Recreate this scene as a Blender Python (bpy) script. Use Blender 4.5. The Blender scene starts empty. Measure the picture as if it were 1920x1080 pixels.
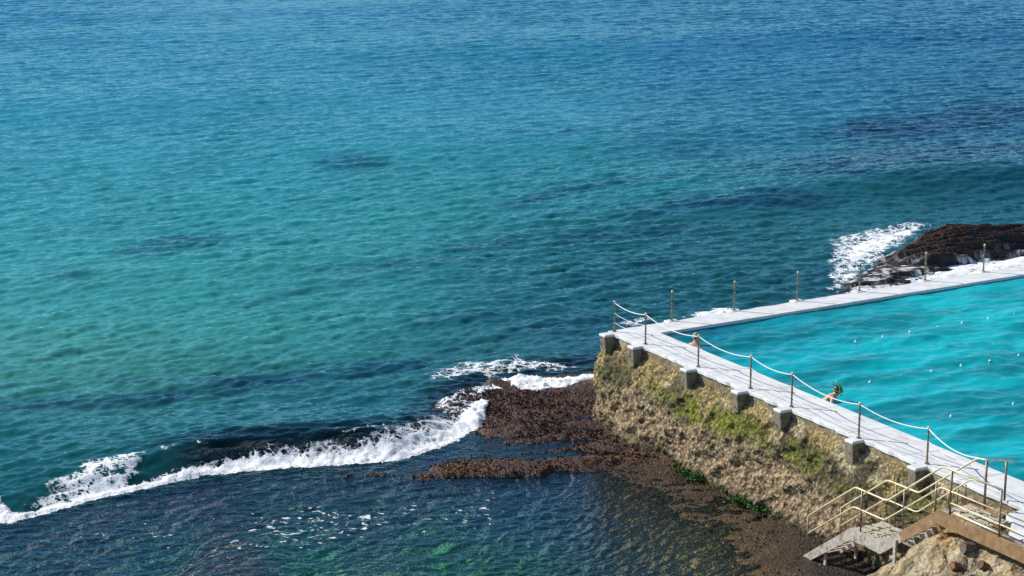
import bpy, math, random
import numpy as np
random.seed(7)
rng = np.random.default_rng(11)
S = bpy.context.scene
COL = S.collection
R = math.radians

# ------------------------------------------------------------------ camera model
F = 3800.0; CZ = 21.8
PITCH = math.atan((540 + 389) / F); cp, sp = math.cos(PITCH), math.sin(PITCH)

def at(px, py, z=0.0):
    """photo pixel (1920x1080) -> world point on the horizontal plane z"""
    a = (px - 960) / F; b = -(py - 540) / F
    dx, dy, dz = a, cp + b * sp, -sp + b * cp
    t = (z - CZ) / dz
    return np.array([dx * t, dy * t, z])

def project(x, y, z=0.0):
    z = z - CZ
    d = y * cp - z * sp; u = y * sp + z * cp
    return 960 + F * x / d, 540 - F * u / d

cam = bpy.data.cameras.new('camera'); co = bpy.data.objects.new('camera', cam); COL.objects.link(co)
co.location = (0, 0, CZ); co.rotation_euler = (R(90) - PITCH, 0, 0)
cam.sensor_width = 36.0; cam.lens = F / 1920 * 36.0; cam.clip_end = 30000; cam.clip_start = 0.5
S.camera = co
S.render.resolution_x, S.render.resolution_y = 1024, 576

# ------------------------------------------------------------------ light
SUN_EL, SUN_AZ = R(38), math.atan2(-0.94, 0.33)
tosun = np.array([math.sin(SUN_AZ) * math.cos(SUN_EL), math.cos(SUN_AZ) * math.cos(SUN_EL), math.sin(SUN_EL)])
W = bpy.data.worlds.new('World'); S.world = W; W.use_nodes = True
nt = W.node_tree
sky = nt.nodes.new('ShaderNodeTexSky'); sky.sky_type = 'NISHITA'; sky.sun_disc = False
sky.sun_elevation = SUN_EL; sky.sun_rotation = SUN_AZ
sky.air_density = 1.0; sky.dust_density = 0.0; sky.ozone_density = 3.5
nt.links.new(sky.outputs[0], nt.nodes['Background'].inputs[0]); nt.nodes['Background'].inputs[1].default_value = 0.10
sl = bpy.data.lights.new('sun', 'SUN'); sl.energy = 4.7; sl.angle = R(0.5); sl.color = (1.0, 0.95, 0.87)
so = bpy.data.objects.new('sun', sl); COL.objects.link(so)
from mathutils import Vector
so.rotation_euler = Vector(tosun).to_track_quat('Z', 'Y').to_euler()
S.view_settings.view_transform = 'Standard'; S.view_settings.look = 'None'
S.view_settings.exposure = 0.25; S.view_settings.gamma = 1.0
S.cycles.max_bounces = 6; S.cycles.transparent_max_bounces = 8
S.cycles.use_denoising = False

# ------------------------------------------------------------------ numeric noise
_T = [rng.random((256, 256)) for _ in range(6)]
def vnoise(x, y, k=0):
    T = _T[k % 6]
    xi = np.floor(x).astype(np.int64); yi = np.floor(y).astype(np.int64)
    fx = x - xi; fy = y - yi
    fx = fx * fx * fx * (fx * (fx * 6 - 15) + 10); fy = fy * fy * fy * (fy * (fy * 6 - 15) + 10)
    a = T[xi & 255, yi & 255]; b = T[(xi + 1) & 255, yi & 255]
    c = T[xi & 255, (yi + 1) & 255]; d = T[(xi + 1) & 255, (yi + 1) & 255]
    return (a + (b - a) * fx) * (1 - fy) + (c + (d - c) * fx) * fy
def fbm(x, y, oct=4, k=0, gain=0.5):
    s = np.zeros_like(x, dtype=float); a = 1.0; n = 0.0
    for i in range(oct):
        c, q = math.cos(0.6 + i * 1.1), math.sin(0.6 + i * 1.1)
        s = s + a * vnoise((x * c - y * q) * 2 ** i + 17.3 * i, (x * q + y * c) * 2 ** i + 9.1 * i, k + i)
        n += a; a *= gain
    return s / n
def ridge(x, y, oct=4, k=0):
    s = np.zeros_like(x, dtype=float); a = 1.0; n = 0.0
    for i in range(oct):
        c, q = math.cos(0.9 + i * 1.3), math.sin(0.9 + i * 1.3)
        s = s + a * (1 - abs(2 * vnoise((x * c - y * q) * 2 ** i + 31.7 * i, (x * q + y * c) * 2 ** i, k + i) - 1))
        n += a; a *= 0.5
    return s / n
def sm(a, b, x):
    t = np.clip((x - a) / (b - a), 0, 1); return t * t * (3 - 2 * t)
def seg_d(P, Q, X, Y):
    vx, vy = Q[0] - P[0], Q[1] - P[1]
    t = np.clip(((X - P[0]) * vx + (Y - P[1]) * vy) / (vx * vx + vy * vy + 1e-12), 0, 1)
    return np.hypot(X - P[0] - t * vx, Y - P[1] - t * vy), t
def poly_sd(poly, X, Y):
    """signed distance, positive inside"""
    d = np.full(X.shape, 1e9); ins = np.zeros(X.shape, bool); n = len(poly)
    for i in range(n):
        P, Q = poly[i], poly[(i + 1) % n]
        d = np.minimum(d, seg_d(P, Q, X, Y)[0])
        c = ((P[1] > Y) != (Q[1] > Y)) & (X < (Q[0] - P[0]) * (Y - P[1]) / (Q[1] - P[1] + 1e-12) + P[0])
        ins ^= c
    return np.where(ins, d, -d)
def line_sd(line, X, Y):
    """distance to polyline, positive on its left; plus running index"""
    d = np.full(X.shape, 1e9); sg = np.ones(X.shape); idx = np.zeros(X.shape)
    for i in range(len(line) - 1):
        P, Q = line[i], line[i + 1]
        e, t = seg_d(P, Q, X, Y)
        s = np.sign((Q[0] - P[0]) * (Y - P[1]) - (Q[1] - P[1]) * (X - P[0]))
        m = e < d
        d = np.where(m, e, d); sg = np.where(m, s, sg); idx = np.where(m, i + t, idx)
    return d * sg, idx
def W2(pts, z=0.0):
    return [tuple(at(x, y, z)[:2]) for x, y in pts]
def kern(X, Y, pts, sig, asp=1.0):
    """smooth interpolation of values given at photo pixels, done in the ground plane"""
    px, py = project(X, Y)
    n = len(pts[0]) - 2; num = [np.zeros(X.shape) for _ in range(n)]; den = np.full(X.shape, 1e-12)
    for p in pts:
        w = np.exp(-(((px - p[0]) / asp) ** 2 + (py - p[1]) ** 2) / (2 * sig * sig)) + 1e-9 / (1 + ((px - p[0]) ** 2 + (py - p[1]) ** 2) / 1e4)
        den = den + w
        for j in range(n): num[j] = num[j] + w * p[2 + j]
    return [q / den for q in num]

# ------------------------------------------------------------------ wave tiles
def wave_tile(N, L, lam_peak, lam_min, direction, spread, slope, seed, power=3.2):
    g = np.random.default_rng(seed)
    f = np.fft.fftfreq(N, L / N) * 2 * np.pi
    kx, ky = np.meshgrid(f, f, indexing='ij'); k = np.hypot(kx, ky); k[0, 0] = 1
    kp = 2 * np.pi / lam_peak
    th = np.arctan2(ky, kx) - direction
    D = np.maximum(np.cos(th / 2) ** 2, 0) ** spread
    A = k ** (-power / 2 - 0.5) * np.exp(-0.6 * (kp / k) ** 2) * np.exp(-(k * lam_min / (2 * np.pi)) ** 2) * np.sqrt(D + 0.006)
    A[0, 0] = 0
    H = A * (g.normal(size=(N, N)) + 1j * g.normal(size=(N, N)))
    h = np.fft.ifft2(H); sx = np.fft.ifft2(1j * kx * H).real; sy = np.fft.ifft2(1j * ky * H).real
    c = slope / math.sqrt((sx ** 2 + sy ** 2).mean())
    return dict(N=N, L=L, h=h.real * c, dx=np.fft.ifft2(1j * kx / k * H).real * c, dy=np.fft.ifft2(1j * ky / k * H).real * c)
def wsample(T, x, y, what):
    A = T[what]; N = T['N']; u = x / T['L'] * N; v = y / T['L'] * N
    i = np.floor(u).astype(np.int64); j = np.floor(v).astype(np.int64); a = u - i; b = v - j
    return (A[i % N, j % N] * (1 - a) + A[(i + 1) % N, j % N] * a) * (1 - b) + (A[i % N, (j + 1) % N] * (1 - a) + A[(i + 1) % N, (j + 1) % N] * a) * b

# ------------------------------------------------------------------ mesh helpers
def link(name, me, mat=None, parent=None):
    o = bpy.data.objects.new(name, me); COL.objects.link(o)
    if mat is not None: me.materials.append(mat)
    if parent is not None: o.parent = parent
    return o
def grid(name, X, Y, Z, mat, parent=None, attrs=None, flip=False, smooth=True):
    n, m = X.shape
    me = bpy.data.meshes.new(name)
    co_ = np.stack([X, Y, Z], -1).reshape(-1, 3).astype(np.float32)
    i, j = np.meshgrid(np.arange(n - 1), np.arange(m - 1), indexing='ij')
    a = (i * m + j).ravel(); q = np.stack([a, a + 1, a + m + 1, a + m], 1)
    if flip: q = q[:, ::-1]
    q = np.ascontiguousarray(q).astype(np.int32)
    me.vertices.add(len(co_)); me.vertices.foreach_set('co', co_.ravel())
    me.loops.add(q.size); me.loops.foreach_set('vertex_index', q.ravel())
    me.polygons.add(len(q)); me.polygons.foreach_set('loop_start', np.arange(0, q.size, 4, dtype=np.int32))
    me.polygons.foreach_set('loop_total', np.full(len(q), 4, np.int32))
    me.polygons.foreach_set('use_smooth', np.full(len(q), smooth))
    me.update(calc_edges=True)
    for k, v in (attrs or {}).items():
        if v.shape[-1] == 4 and v.ndim == 3:
            at_ = me.attributes.new(k, 'FLOAT_COLOR', 'POINT'); at_.data.foreach_set('color', v.reshape(-1).astype(np.float32))
        else:
            at_ = me.attributes.new(k, 'FLOAT', 'POINT'); at_.data.foreach_set('value', v.reshape(-1).astype(np.float32))
    return link(name, me, mat, parent)
def rgba(r, g, b, a=None):
    return np.stack([r, g, b, np.ones_like(r) if a is None else a], -1)

class MB:
    def __init__(s): s.v = []; s.f = []
    def add(s, v, f):
        o = len(s.v); s.v += [tuple(map(float, p)) for p in v]; s.f += [tuple(i + o for i in q) for q in f]
    def box8(s, c):
        s.add(c, [(0, 3, 2, 1), (4, 5, 6, 7), (0, 1, 5, 4), (1, 2, 6, 5), (2, 3, 7, 6), (3, 0, 4, 7)])
    def tube(s, pts, r, n=8, cap=True):
        pts = [np.array(p, float) for p in pts]; rs = r if isinstance(r, (list, tuple, np.ndarray)) else [r] * len(pts)
        V = []; Fs = []
        up = np.array([0, 0, 1.0]); prev = None
        for i, p in enumerate(pts):
            d = pts[min(i + 1, len(pts) - 1)] - pts[max(i - 1, 0)]; d = d / (np.linalg.norm(d) + 1e-9)
            if prev is None:
                a = np.cross(d, up)
                if np.linalg.norm(a) < 1e-3: a = np.cross(d, np.array([1.0, 0, 0]))
            else: a = prev - d * prev.dot(d)
            a /= np.linalg.norm(a); b = np.cross(d, a); prev = a
            for k in range(n):
                t = 2 * math.pi * k / n; V.append(p + rs[i] * (math.cos(t) * a + math.sin(t) * b))
        for i in range(len(pts) - 1):
            for k in range(n):
                Fs.append((i * n + k, i * n + (k + 1) % n, (i + 1) * n + (k + 1) % n, (i + 1) * n + k))
        if cap:
            Fs.append(tuple(range(n - 1, -1, -1))); Fs.append(tuple((len(pts) - 1) * n + k for k in range(n)))
        s.add(V, Fs)
    def ball(s, c, r, n=10, m=6, sq=(1, 1, 1)):
        V = [(c[0], c[1], c[2] - r * sq[2])]; Fs = []
        for i in range(1, m):
            p = math.pi * i / m
            for k in range(n):
                t = 2 * math.pi * k / n
                V.append((c[0] + r * sq[0] * math.sin(p) * math.cos(t), c[1] + r * sq[1] * math.sin(p) * math.sin(t), c[2] - r * sq[2] * math.cos(p)))
        V.append((c[0], c[1], c[2] + r * sq[2])); L_ = len(V) - 1
        for k in range(n): Fs.append((0, 1 + (k + 1) % n, 1 + k)); Fs.append((L_, L_ - n + k, L_ - n + (k + 1) % n))
        for i in range(m - 2):
            for k in range(n):
                a = 1 + i * n + k; b = 1 + i * n + (k + 1) % n; Fs.append((a, b, b + n, a + n))
        s.add(V, Fs)
    def build(s, name, mat, parent=None, smooth=False, bevel=0.0, loc=None):
        v = s.v
        if loc is not None: v = [(p[0] - loc[0], p[1] - loc[1], p[2] - loc[2]) for p in v]
        me = bpy.data.meshes.new(name); me.from_pydata(v, [], s.f); me.update()
        if smooth: me.polygons.foreach_set('use_smooth', [True] * len(me.polygons))
        o = link(name, me, mat, parent)
        if loc is not None and parent is None: o.location = loc
        if bevel:
            b = o.modifiers.new('bevel', 'BEVEL'); b.width = bevel; b.segments = 2; b.limit_method = 'ANGLE'
        return o
def tag(o, label=None, cat=None, group=None, kind=None):
    if label: o['label'] = label
    if cat: o['category'] = cat
    if group: o['group'] = group
    if kind: o['kind'] = kind
    return o
def thing(name, loc, label, cat, group=None):
    o = bpy.data.objects.new(name, None); COL.objects.link(o); o.location = loc; o.empty_display_size = 0.2
    return tag(o, label, cat, group)

# ------------------------------------------------------------------ materials
def mat(name):
    m = bpy.data.materials.new(name); m.use_nodes = True; nt = m.node_tree; nt.nodes.clear()
    out = nt.nodes.new('ShaderNodeOutputMaterial'); return m, nt, out
class NB:
    """tiny node builder"""
    def __init__(s, nt): s.nt = nt
    def n(s, t, **kw):
        nd = s.nt.nodes.new(t)
        for k, v in kw.items(): setattr(nd, k, v)
        return nd
    def set(s, sock, v):
        if isinstance(v, bpy.types.NodeSocket): s.nt.links.new(v, sock)
        else: sock.default_value = v
    def math(s, op, a, b=0.0, c=None, clamp=False):
        nd = s.n('ShaderNodeMath', operation=op, use_clamp=clamp); s.set(nd.inputs[0], a); s.set(nd.inputs[1], b)
        if c is not None: s.set(nd.inputs[2], c)
        return nd.outputs[0]
    def mixc(s, f, a, b, mode='MIX'):
        nd = s.n('ShaderNodeMix', data_type='RGBA', blend_type=mode); s.set(nd.inputs[0], f)
        s.set(nd.inputs[6], a if isinstance(a, bpy.types.NodeSocket) else (*a, 1)); s.set(nd.inputs[7], b if isinstance(b, bpy.types.NodeSocket) else (*b, 1))
        return nd.outputs[2]
    def noise(s, co, scale, detail=4, rough=0.5, dist=0.0):
        nd = s.n('ShaderNodeTexNoise'); s.set(nd.inputs['Vector'], co); nd.inputs['Scale'].default_value = scale
        nd.inputs['Detail'].default_value = detail; nd.inputs['Roughness'].default_value = rough; nd.inputs['Distortion'].default_value = dist
        return nd.outputs['Fac']
    def voro(s, co, scale, feature='F1', out='Distance'):
        nd = s.n('ShaderNodeTexVoronoi', feature=feature); s.set(nd.inputs['Vector'], co); nd.inputs['Scale'].default_value = scale
        return nd.outputs[out]
    def ramp(s, x, a, b, lo=0.0, hi=1.0, smooth=True):
        nd = s.n('ShaderNodeMapRange', interpolation_type='SMOOTHSTEP' if smooth else 'LINEAR')
        s.set(nd.inputs[0], x); s.set(nd.inputs[1], a); s.set(nd.inputs[2], b); s.set(nd.inputs[3], lo); s.set(nd.inputs[4], hi)
        return nd.outputs[0]
    def bump(s, h, strength, dist, normal=None):
        nd = s.n('ShaderNodeBump'); s.set(nd.inputs['Strength'], strength); nd.inputs['Distance'].default_value = dist; s.set(nd.inputs['Height'], h)
        if normal is not None: s.set(nd.inputs['Normal'], normal)
        return nd.outputs[0]
    def pos(s, scale=None):
        g = s.n('ShaderNodeNewGeometry').outputs['Position']
        if scale:
            mp = s.n('ShaderNodeMapping'); s.set(mp.inputs[0], g); mp.inputs['Scale'].default_value = scale; return mp.outputs[0]
        return g
    def attr(s, name): return s.n('ShaderNodeAttribute', attribute_name=name)
    def principled(s, out, col, rough=0.7, normal=None, metal=0.0, spec=0.5):
        p = s.n('ShaderNodeBsdfPrincipled')
        s.set(p.inputs['Base Color'], col if isinstance(col, bpy.types.NodeSocket) else (*col, 1)); s.set(p.inputs['Roughness'], rough)
        s.set(p.inputs['Metallic'], metal); p.inputs['Specular IOR Level'].default_value = spec
        if normal is not None: s.set(p.inputs['Normal'], normal)
        s.nt.links.new(p.outputs[0], out.inputs[0]); return p

def rough_mat(name, base, var, scale, rough=0.7, bump=0.4, bdist=0.02, stain=None, stain_scale=1.5, stain_lo=0.5, stain_hi=0.62, metal=0.0):
    m, nt, out = mat(name); b = NB(nt); p = b.pos()
    n1 = b.noise(p, scale, 6, 0.6)
    c = b.mixc(b.ramp(n1, 0.35, 0.65), base, var)
    if stain is not None:
        n2 = b.noise(p, stain_scale, 6, 0.65, 0.4)
        c = b.mixc(b.ramp(n2, stain_lo, stain_hi), c, stain)
    b.principled(out, c, rough, b.bump(b.noise(p, scale * 2.5, 5, 0.7), bump, bdist), metal)
    return m
M = {}
M['white'] = rough_mat('white_painted_concrete', (0.72, 0.72, 0.71), (0.61, 0.61, 0.60), 2.2, 0.75, 0.25, 0.01, (0.52, 0.51, 0.49), 1.1, 0.60, 0.76)
M['drip'] = rough_mat('grey_concrete_band', (0.25, 0.19, 0.105), (0.13, 0.10, 0.06), 6.0, 0.9, 0.6, 0.03, (0.34, 0.30, 0.21), 2.5)
M['stone'] = rough_mat('buttress_concrete', (0.27, 0.225, 0.15), (0.16, 0.135, 0.09), 6.0, 0.9, 0.7, 0.03, (0.07, 0.06, 0.045), 3.0, 0.52, 0.64)
M['post'] = rough_mat('weathered_steel', (0.30, 0.24, 0.17), (0.20, 0.15, 0.10), 9.0, 0.45, 0.2, 0.004, (0.16, 0.06, 0.025), 6.0, 0.58, 0.66, 0.55)
M['galv'] = rough_mat('galvanised_steel', (0.56, 0.50, 0.43), (0.40, 0.33, 0.28), 7.0, 0.5, 0.2, 0.004, (0.22, 0.14, 0.09), 4.0, 0.50, 0.66, 0.2)
M['tan'] = rough_mat('tan_rusting_steel', (0.34, 0.20, 0.095), (0.24, 0.13, 0.055), 5.0, 0.6, 0.2, 0.005, (0.44, 0.33, 0.20), 3.5, 0.58, 0.68, 0.1)
M['rail'] = rough_mat('worn_pale_rail', (0.78, 0.68, 0.46), (0.62, 0.50, 0.30), 5.0, 0.42, 0.1, 0.003, (0.34, 0.22, 0.11), 5.0, 0.6, 0.7, 0.15)
M['rope'] = rough_mat('white_rope', (0.82, 0.82, 0.80), (0.70, 0.70, 0.68), 20.0, 0.7, 0.4, 0.01)
M['grating'] = rough_mat('grating_steel', (0.62, 0.58, 0.46), (0.46, 0.40, 0.28), 8.0, 0.5, 0.1, 0.003)
M['dark'] = rough_mat('dark_steel', (0.06, 0.055, 0.05), (0.03, 0.03, 0.03), 8.0, 0.6, 0.2, 0.004)
M['float'] = rough_mat('white_plastic', (0.8, 0.8, 0.78), (0.75, 0.75, 0.72), 20.0, 0.35, 0.05, 0.001)
M['rust'] = rough_mat('rusty_iron', (0.16, 0.075, 0.04), (0.07, 0.035, 0.025), 12.0, 0.85, 0.7, 0.02, (0.30, 0.12, 0.03), 6.0)
M['pipe'] = rough_mat('grey_crusted_pipe', (0.17, 0.14, 0.115), (0.08, 0.07, 0.06), 12.0, 0.85, 0.7, 0.02, (0.15, 0.07, 0.04), 5.0)
M['skin'] = rough_mat('warm_skin', (0.58, 0.30, 0.20), (0.50, 0.245, 0.16), 8.0, 0.5, 0.05, 0.002)  # the skin's own tone, varied slightly by noise
M['grey_hair'] = rough_mat('grey_blond_hair', (0.30, 0.26, 0.22), (0.18, 0.15, 0.13), 30.0, 0.6, 0.5, 0.01)
M['cap'] = rough_mat('dark_green_cap', (0.012, 0.03, 0.018), (0.02, 0.045, 0.022), 12.0, 0.35, 0.05, 0.002)
M['lime'] = rough_mat('lime_plastic', (0.30, 0.44, 0.06), (0.24, 0.36, 0.05), 12.0, 0.35, 0.05, 0.002)
M['mark'] = rough_mat('faded_grey_paint', (0.33, 0.33, 0.34), (0.5, 0.5, 0.51), 25.0, 0.8, 0.2, 0.002)
M['basin'] = rough_mat('pale_blue_pool_paint', (0.10, 0.42, 0.48), (0.08, 0.36, 0.44), 0.8, 0.8, 0.2, 0.01)

def rock_mat(name, rough, fine, fine_amt, bump, bdist, cells=0.0, cell_scale=12.0, spec=0.4):
    """rock coloured by the mesh attribute 'col', broken up by fine noise and pits"""
    m, nt, out = mat(name); b = NB(nt); p = b.pos(); c = b.attr('col').outputs['Color']
    n1 = b.noise(p, fine, 6, 0.65, 0.3)
    k = b.ramp(n1, 0.3, 0.7, 1 - fine_amt, 1 + fine_amt, False)
    h = n1
    if cells:
        v = b.voro(p, cell_scale); k = b.math('MULTIPLY', k, b.ramp(v, 0.0, 0.75, 1 + cells * 0.5, 1 - cells, True)); h = b.math('SUBTRACT', n1, b.math('MULTIPLY', v, 0.9))
    mul = b.n('ShaderNodeVectorMath', operation='SCALE'); b.set(mul.inputs[0], c); b.set(mul.inputs['Scale'], k)
    b.principled(out, mul.outputs[0], rough, b.bump(h, bump, bdist), 0.0, spec)
    return m
M['wallrock'] = rock_mat('barnacled_sea_wall', 0.9, 9.0, 0.5, 0.9, 0.05, 0.55, 9.0, 0.2)
M['reefrock'] = rock_mat('weedy_reef_rock', 0.62, 14.0, 0.7, 0.9, 0.05, 0.4, 11.0, 0.35)
M['outcrop'] = rock_mat('dark_layered_rock', 0.55, 5.0, 0.5, 0.8, 0.06, 0.0, 9.0, 0.4)
M['boulder'] = rock_mat('tan_sandstone', 0.92, 7.0, 0.4, 0.9, 0.05, 0.25, 10.0, 0.2)

def water_mat(name, ripple_scale, ripple_str, rough, foam=True):
    """sea: attribute 'body' = colour of the light coming back up out of the water (rgb) and how opaque the water column is (a)"""
    m, nt, out = mat(name); b = NB(nt); p = b.pos()
    A = b.attr('body'); body, dens = A.outputs['Color'], A.outputs['Alpha']
    r1 = b.noise(b.pos((1.0, 1.6, 1.0)), ripple_scale, 3, 0.55, 0.3)
    nrm = b.bump(r1, ripple_str, 0.05)
    dif = b.n('ShaderNodeBsdfDiffuse'); b.set(dif.inputs[0], body)
    tr = b.n('ShaderNodeBsdfTransparent'); b.set(tr.inputs[0], b.mixc(b.math('MULTIPLY', dens, 6.0, clamp=True), (1, 1, 1), (0.78, 0.97, 0.96)))
    under = b.n('ShaderNodeMixShader'); b.set(under.inputs[0], dens); nt.links.new(tr.outputs[0], under.inputs[1]); nt.links.new(dif.outputs[0], under.inputs[2])
    gl = b.n('ShaderNodeBsdfGlossy'); gl.inputs['Roughness'].default_value = rough; b.set(gl.inputs['Normal'], nrm); gl.inputs[0].default_value = (0.50, 0.88, 1.0, 1)
    fr = b.n('ShaderNodeFresnel'); fr.inputs[0].default_value = 1.333; b.set(fr.inputs['Normal'], nrm)
    surf = b.n('ShaderNodeMixShader'); b.set(surf.inputs[0], fr.outputs[0]); nt.links.new(under.outputs[0], surf.inputs[1]); nt.links.new(gl.outputs[0], surf.inputs[2])
    last = surf.outputs[0]
    if foam:
        D = b.attr('foam').outputs['Fac']
        n1 = b.math('ADD', b.math('MULTIPLY', b.noise(p, 1.7, 7, 0.7, 1.0), 0.62), b.math('MULTIPLY', b.noise(b.pos((4.5, 1.1, 1.0)), 1.6, 5, 0.65, 0.6), 0.38))
        wp = b.n('ShaderNodeVectorMath', operation='MULTIPLY_ADD'); nn = b.n('ShaderNodeTexNoise'); b.set(nn.inputs['Vector'], p); nn.inputs['Scale'].default_value = 1.8; nn.inputs['Detail'].default_value = 4
        b.set(wp.inputs[0], nn.outputs['Color']); wp.inputs[1].default_value = (0.9, 0.9, 0.9); b.set(wp.inputs[2], p)
        v1 = b.voro(wp.outputs[0], 1.5, 'DISTANCE_TO_EDGE'); v2 = b.voro(wp.outputs[0], 4.2, 'DISTANCE_TO_EDGE')
        lace = b.math('MAXIMUM', b.ramp(v1, 0.0, 0.22, 1, 0), b.math('MULTIPLY', b.ramp(v2, 0.0, 0.28, 1, 0), 0.75))
        fine_ = b.noise(p, 11.0, 4, 0.7, 0.4)
        val = b.math('ADD', b.math('ADD', b.math('MULTIPLY', n1, 0.60), b.math('MULTIPLY', lace, 0.30)), b.math('MULTIPLY', fine_, 0.30))
        t = b.math('ADD', val, D)
        msk = b.ramp(t, 1.02, 1.20)
        fk = b.noise(b.pos((3.2, 4.4, 1)), 1.0, 2, 0.5, 0.8)
        msk = b.math('MAXIMUM', msk, b.math('MULTIPLY', b.ramp(b.math('ADD', fk, b.math('MULTIPLY', b.attr('fleck').outputs['Fac'], 0.2)), 0.80, 0.87), 0.8))
        fd = b.n('ShaderNodeBsdfDiffuse'); fd.inputs[0].default_value = (0.90, 0.91, 0.91, 1)
        fb = b.noise(p, 9.0, 6, 0.7, 0.5); b.set(fd.inputs['Normal'], b.bump(fb, 0.8, 0.07))
        mx = b.n('ShaderNodeMixShader'); b.set(mx.inputs[0], msk); nt.links.new(last, mx.inputs[1]); nt.links.new(fd.outputs[0], mx.inputs[2])
        last = mx.outputs[0]
    nt.links.new(last, out.inputs[0])
    return m
M['sea'] = water_mat('sea_water', 3.6, 0.75, 0.07)
M['poolwater'] = water_mat('pool_water', 2.6, 0.35, 0.05, foam=False)

# ------------------------------------------------------------------ layout frame of the pool
DECK = 3.3
V = np.array([0.4900, -0.8717]); V /= np.linalg.norm(V)      # along the near edge, towards the viewer
U = np.array([0.8595, 0.5111]); U /= np.linalg.norm(U)       # along the far edge
NO = np.array([V[1], -V[0]])                                 # outward normal of near edge (to the lagoon)
FO = np.array([-U[1], U[0]])                                 # outward normal of far edge (to the sea)
nearO = np.array([8.055, 60.965]); farO = np.array([11.055, 73.832]); nearI = np.array([9.95, 60.45]); farI = np.array([11.67, 73.06])
farI = farO - FO * 1.25; nearI = nearO - NO * 1.5
farI = farO - FO * 1.15
def isect(p, d, q, e):
    A = np.array([[d[0], -e[0]], [d[1], -e[1]]]); t = np.linalg.solve(A, q - p); return p + d * t[0]
C0 = isect(nearO, V, farO, U); CI = isect(nearI, V, farI, U)
def L(s, t, z): q = C0 + V * s + NO * t; return np.array([q[0], q[1], z])
def st(px, py, z):
    p = at(px, py, z)[:2] - C0; A = np.array([[V[0], NO[0]], [V[1], NO[1]]]); return np.linalg.solve(A, p)
# ------------------------------------------------------------------ shoreline layout
FRONT = [(-500, 1090), (0, 979), (60, 966), (150, 939), (250, 917), (380, 890), (470, 880), (620, 870), (740, 862), (830, 834), (893, 800), (905, 770), (925, 745), (965, 716), (1060, 706), (1150, 697), (1300, 660), (1500, 600)]
FRONTW = W2(FRONT)
# height of the water step along the ledge, per FRONT vertex
STEP = np.array([.2, .25, .32, .42, .55, .66, .70, .72, .70, .52, .30, .14, .07, .05, .05, .05, .05, .05])
PLAT = W2([(812, 772), (850, 746), (930, 716), (1000, 706), (1135, 697), (1330, 760), (1330, 880), (1222, 860), (1110, 873), (1005, 889), (905, 890), (790, 890), (800, 872), (880, 838), (893, 812), (870, 790)], 0.1)
POOLS = [W2([(890, 830), (950, 832), (1020, 840), (960, 846), (890, 853), (815, 864), (838, 850)], 0.0), W2([(1060, 846), (1105, 842), (1125, 853), (1080, 862)], 0.0),
         W2([(905, 787), (1000, 780), (1010, 789), (905, 797)], 0.0), W2([(1000, 793), (1110, 797), (1125, 805), (1010, 803)], 0.0)]
TPTS = [(0, 1060, -.75), (100, 1040, -.8), (60, 990, -.3), (150, 960, -.2), (300, 1000, -.6), (250, 940, -.18), (400, 920, -.3), (500, 950, -.5), (560, 1050, -.75), (430, 1050, -.12), (480, 1075, -.1), (700, 960, -.65), (640, 900, -.25), (760, 890, -.15), (860, 905, -.2),
        (700, 1060, -.8), (690, 1078, -.2), (900, 960, -.7), (900, 1040, -.85), (1020, 920, -.45), (1050, 990, -.6), (1000, 1070, -.6), (1120, 1060, -.4),
        (1150, 880, .05), (1230, 890, .03), (1300, 930, .015), (1380, 980, .005), (1210, 930, -.005), (1150, 915, -.03), (1250, 985, -.02), (1120, 975, -.22), (1190, 1030, -.13), (1320, 1020, -.02), (1340, 1070, -.06), (1420, 1030, .0), (1480, 1030, .08), (1500, 1080, .08), (1600, 1060, .1), (1240, 1075, -.3)]
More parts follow.
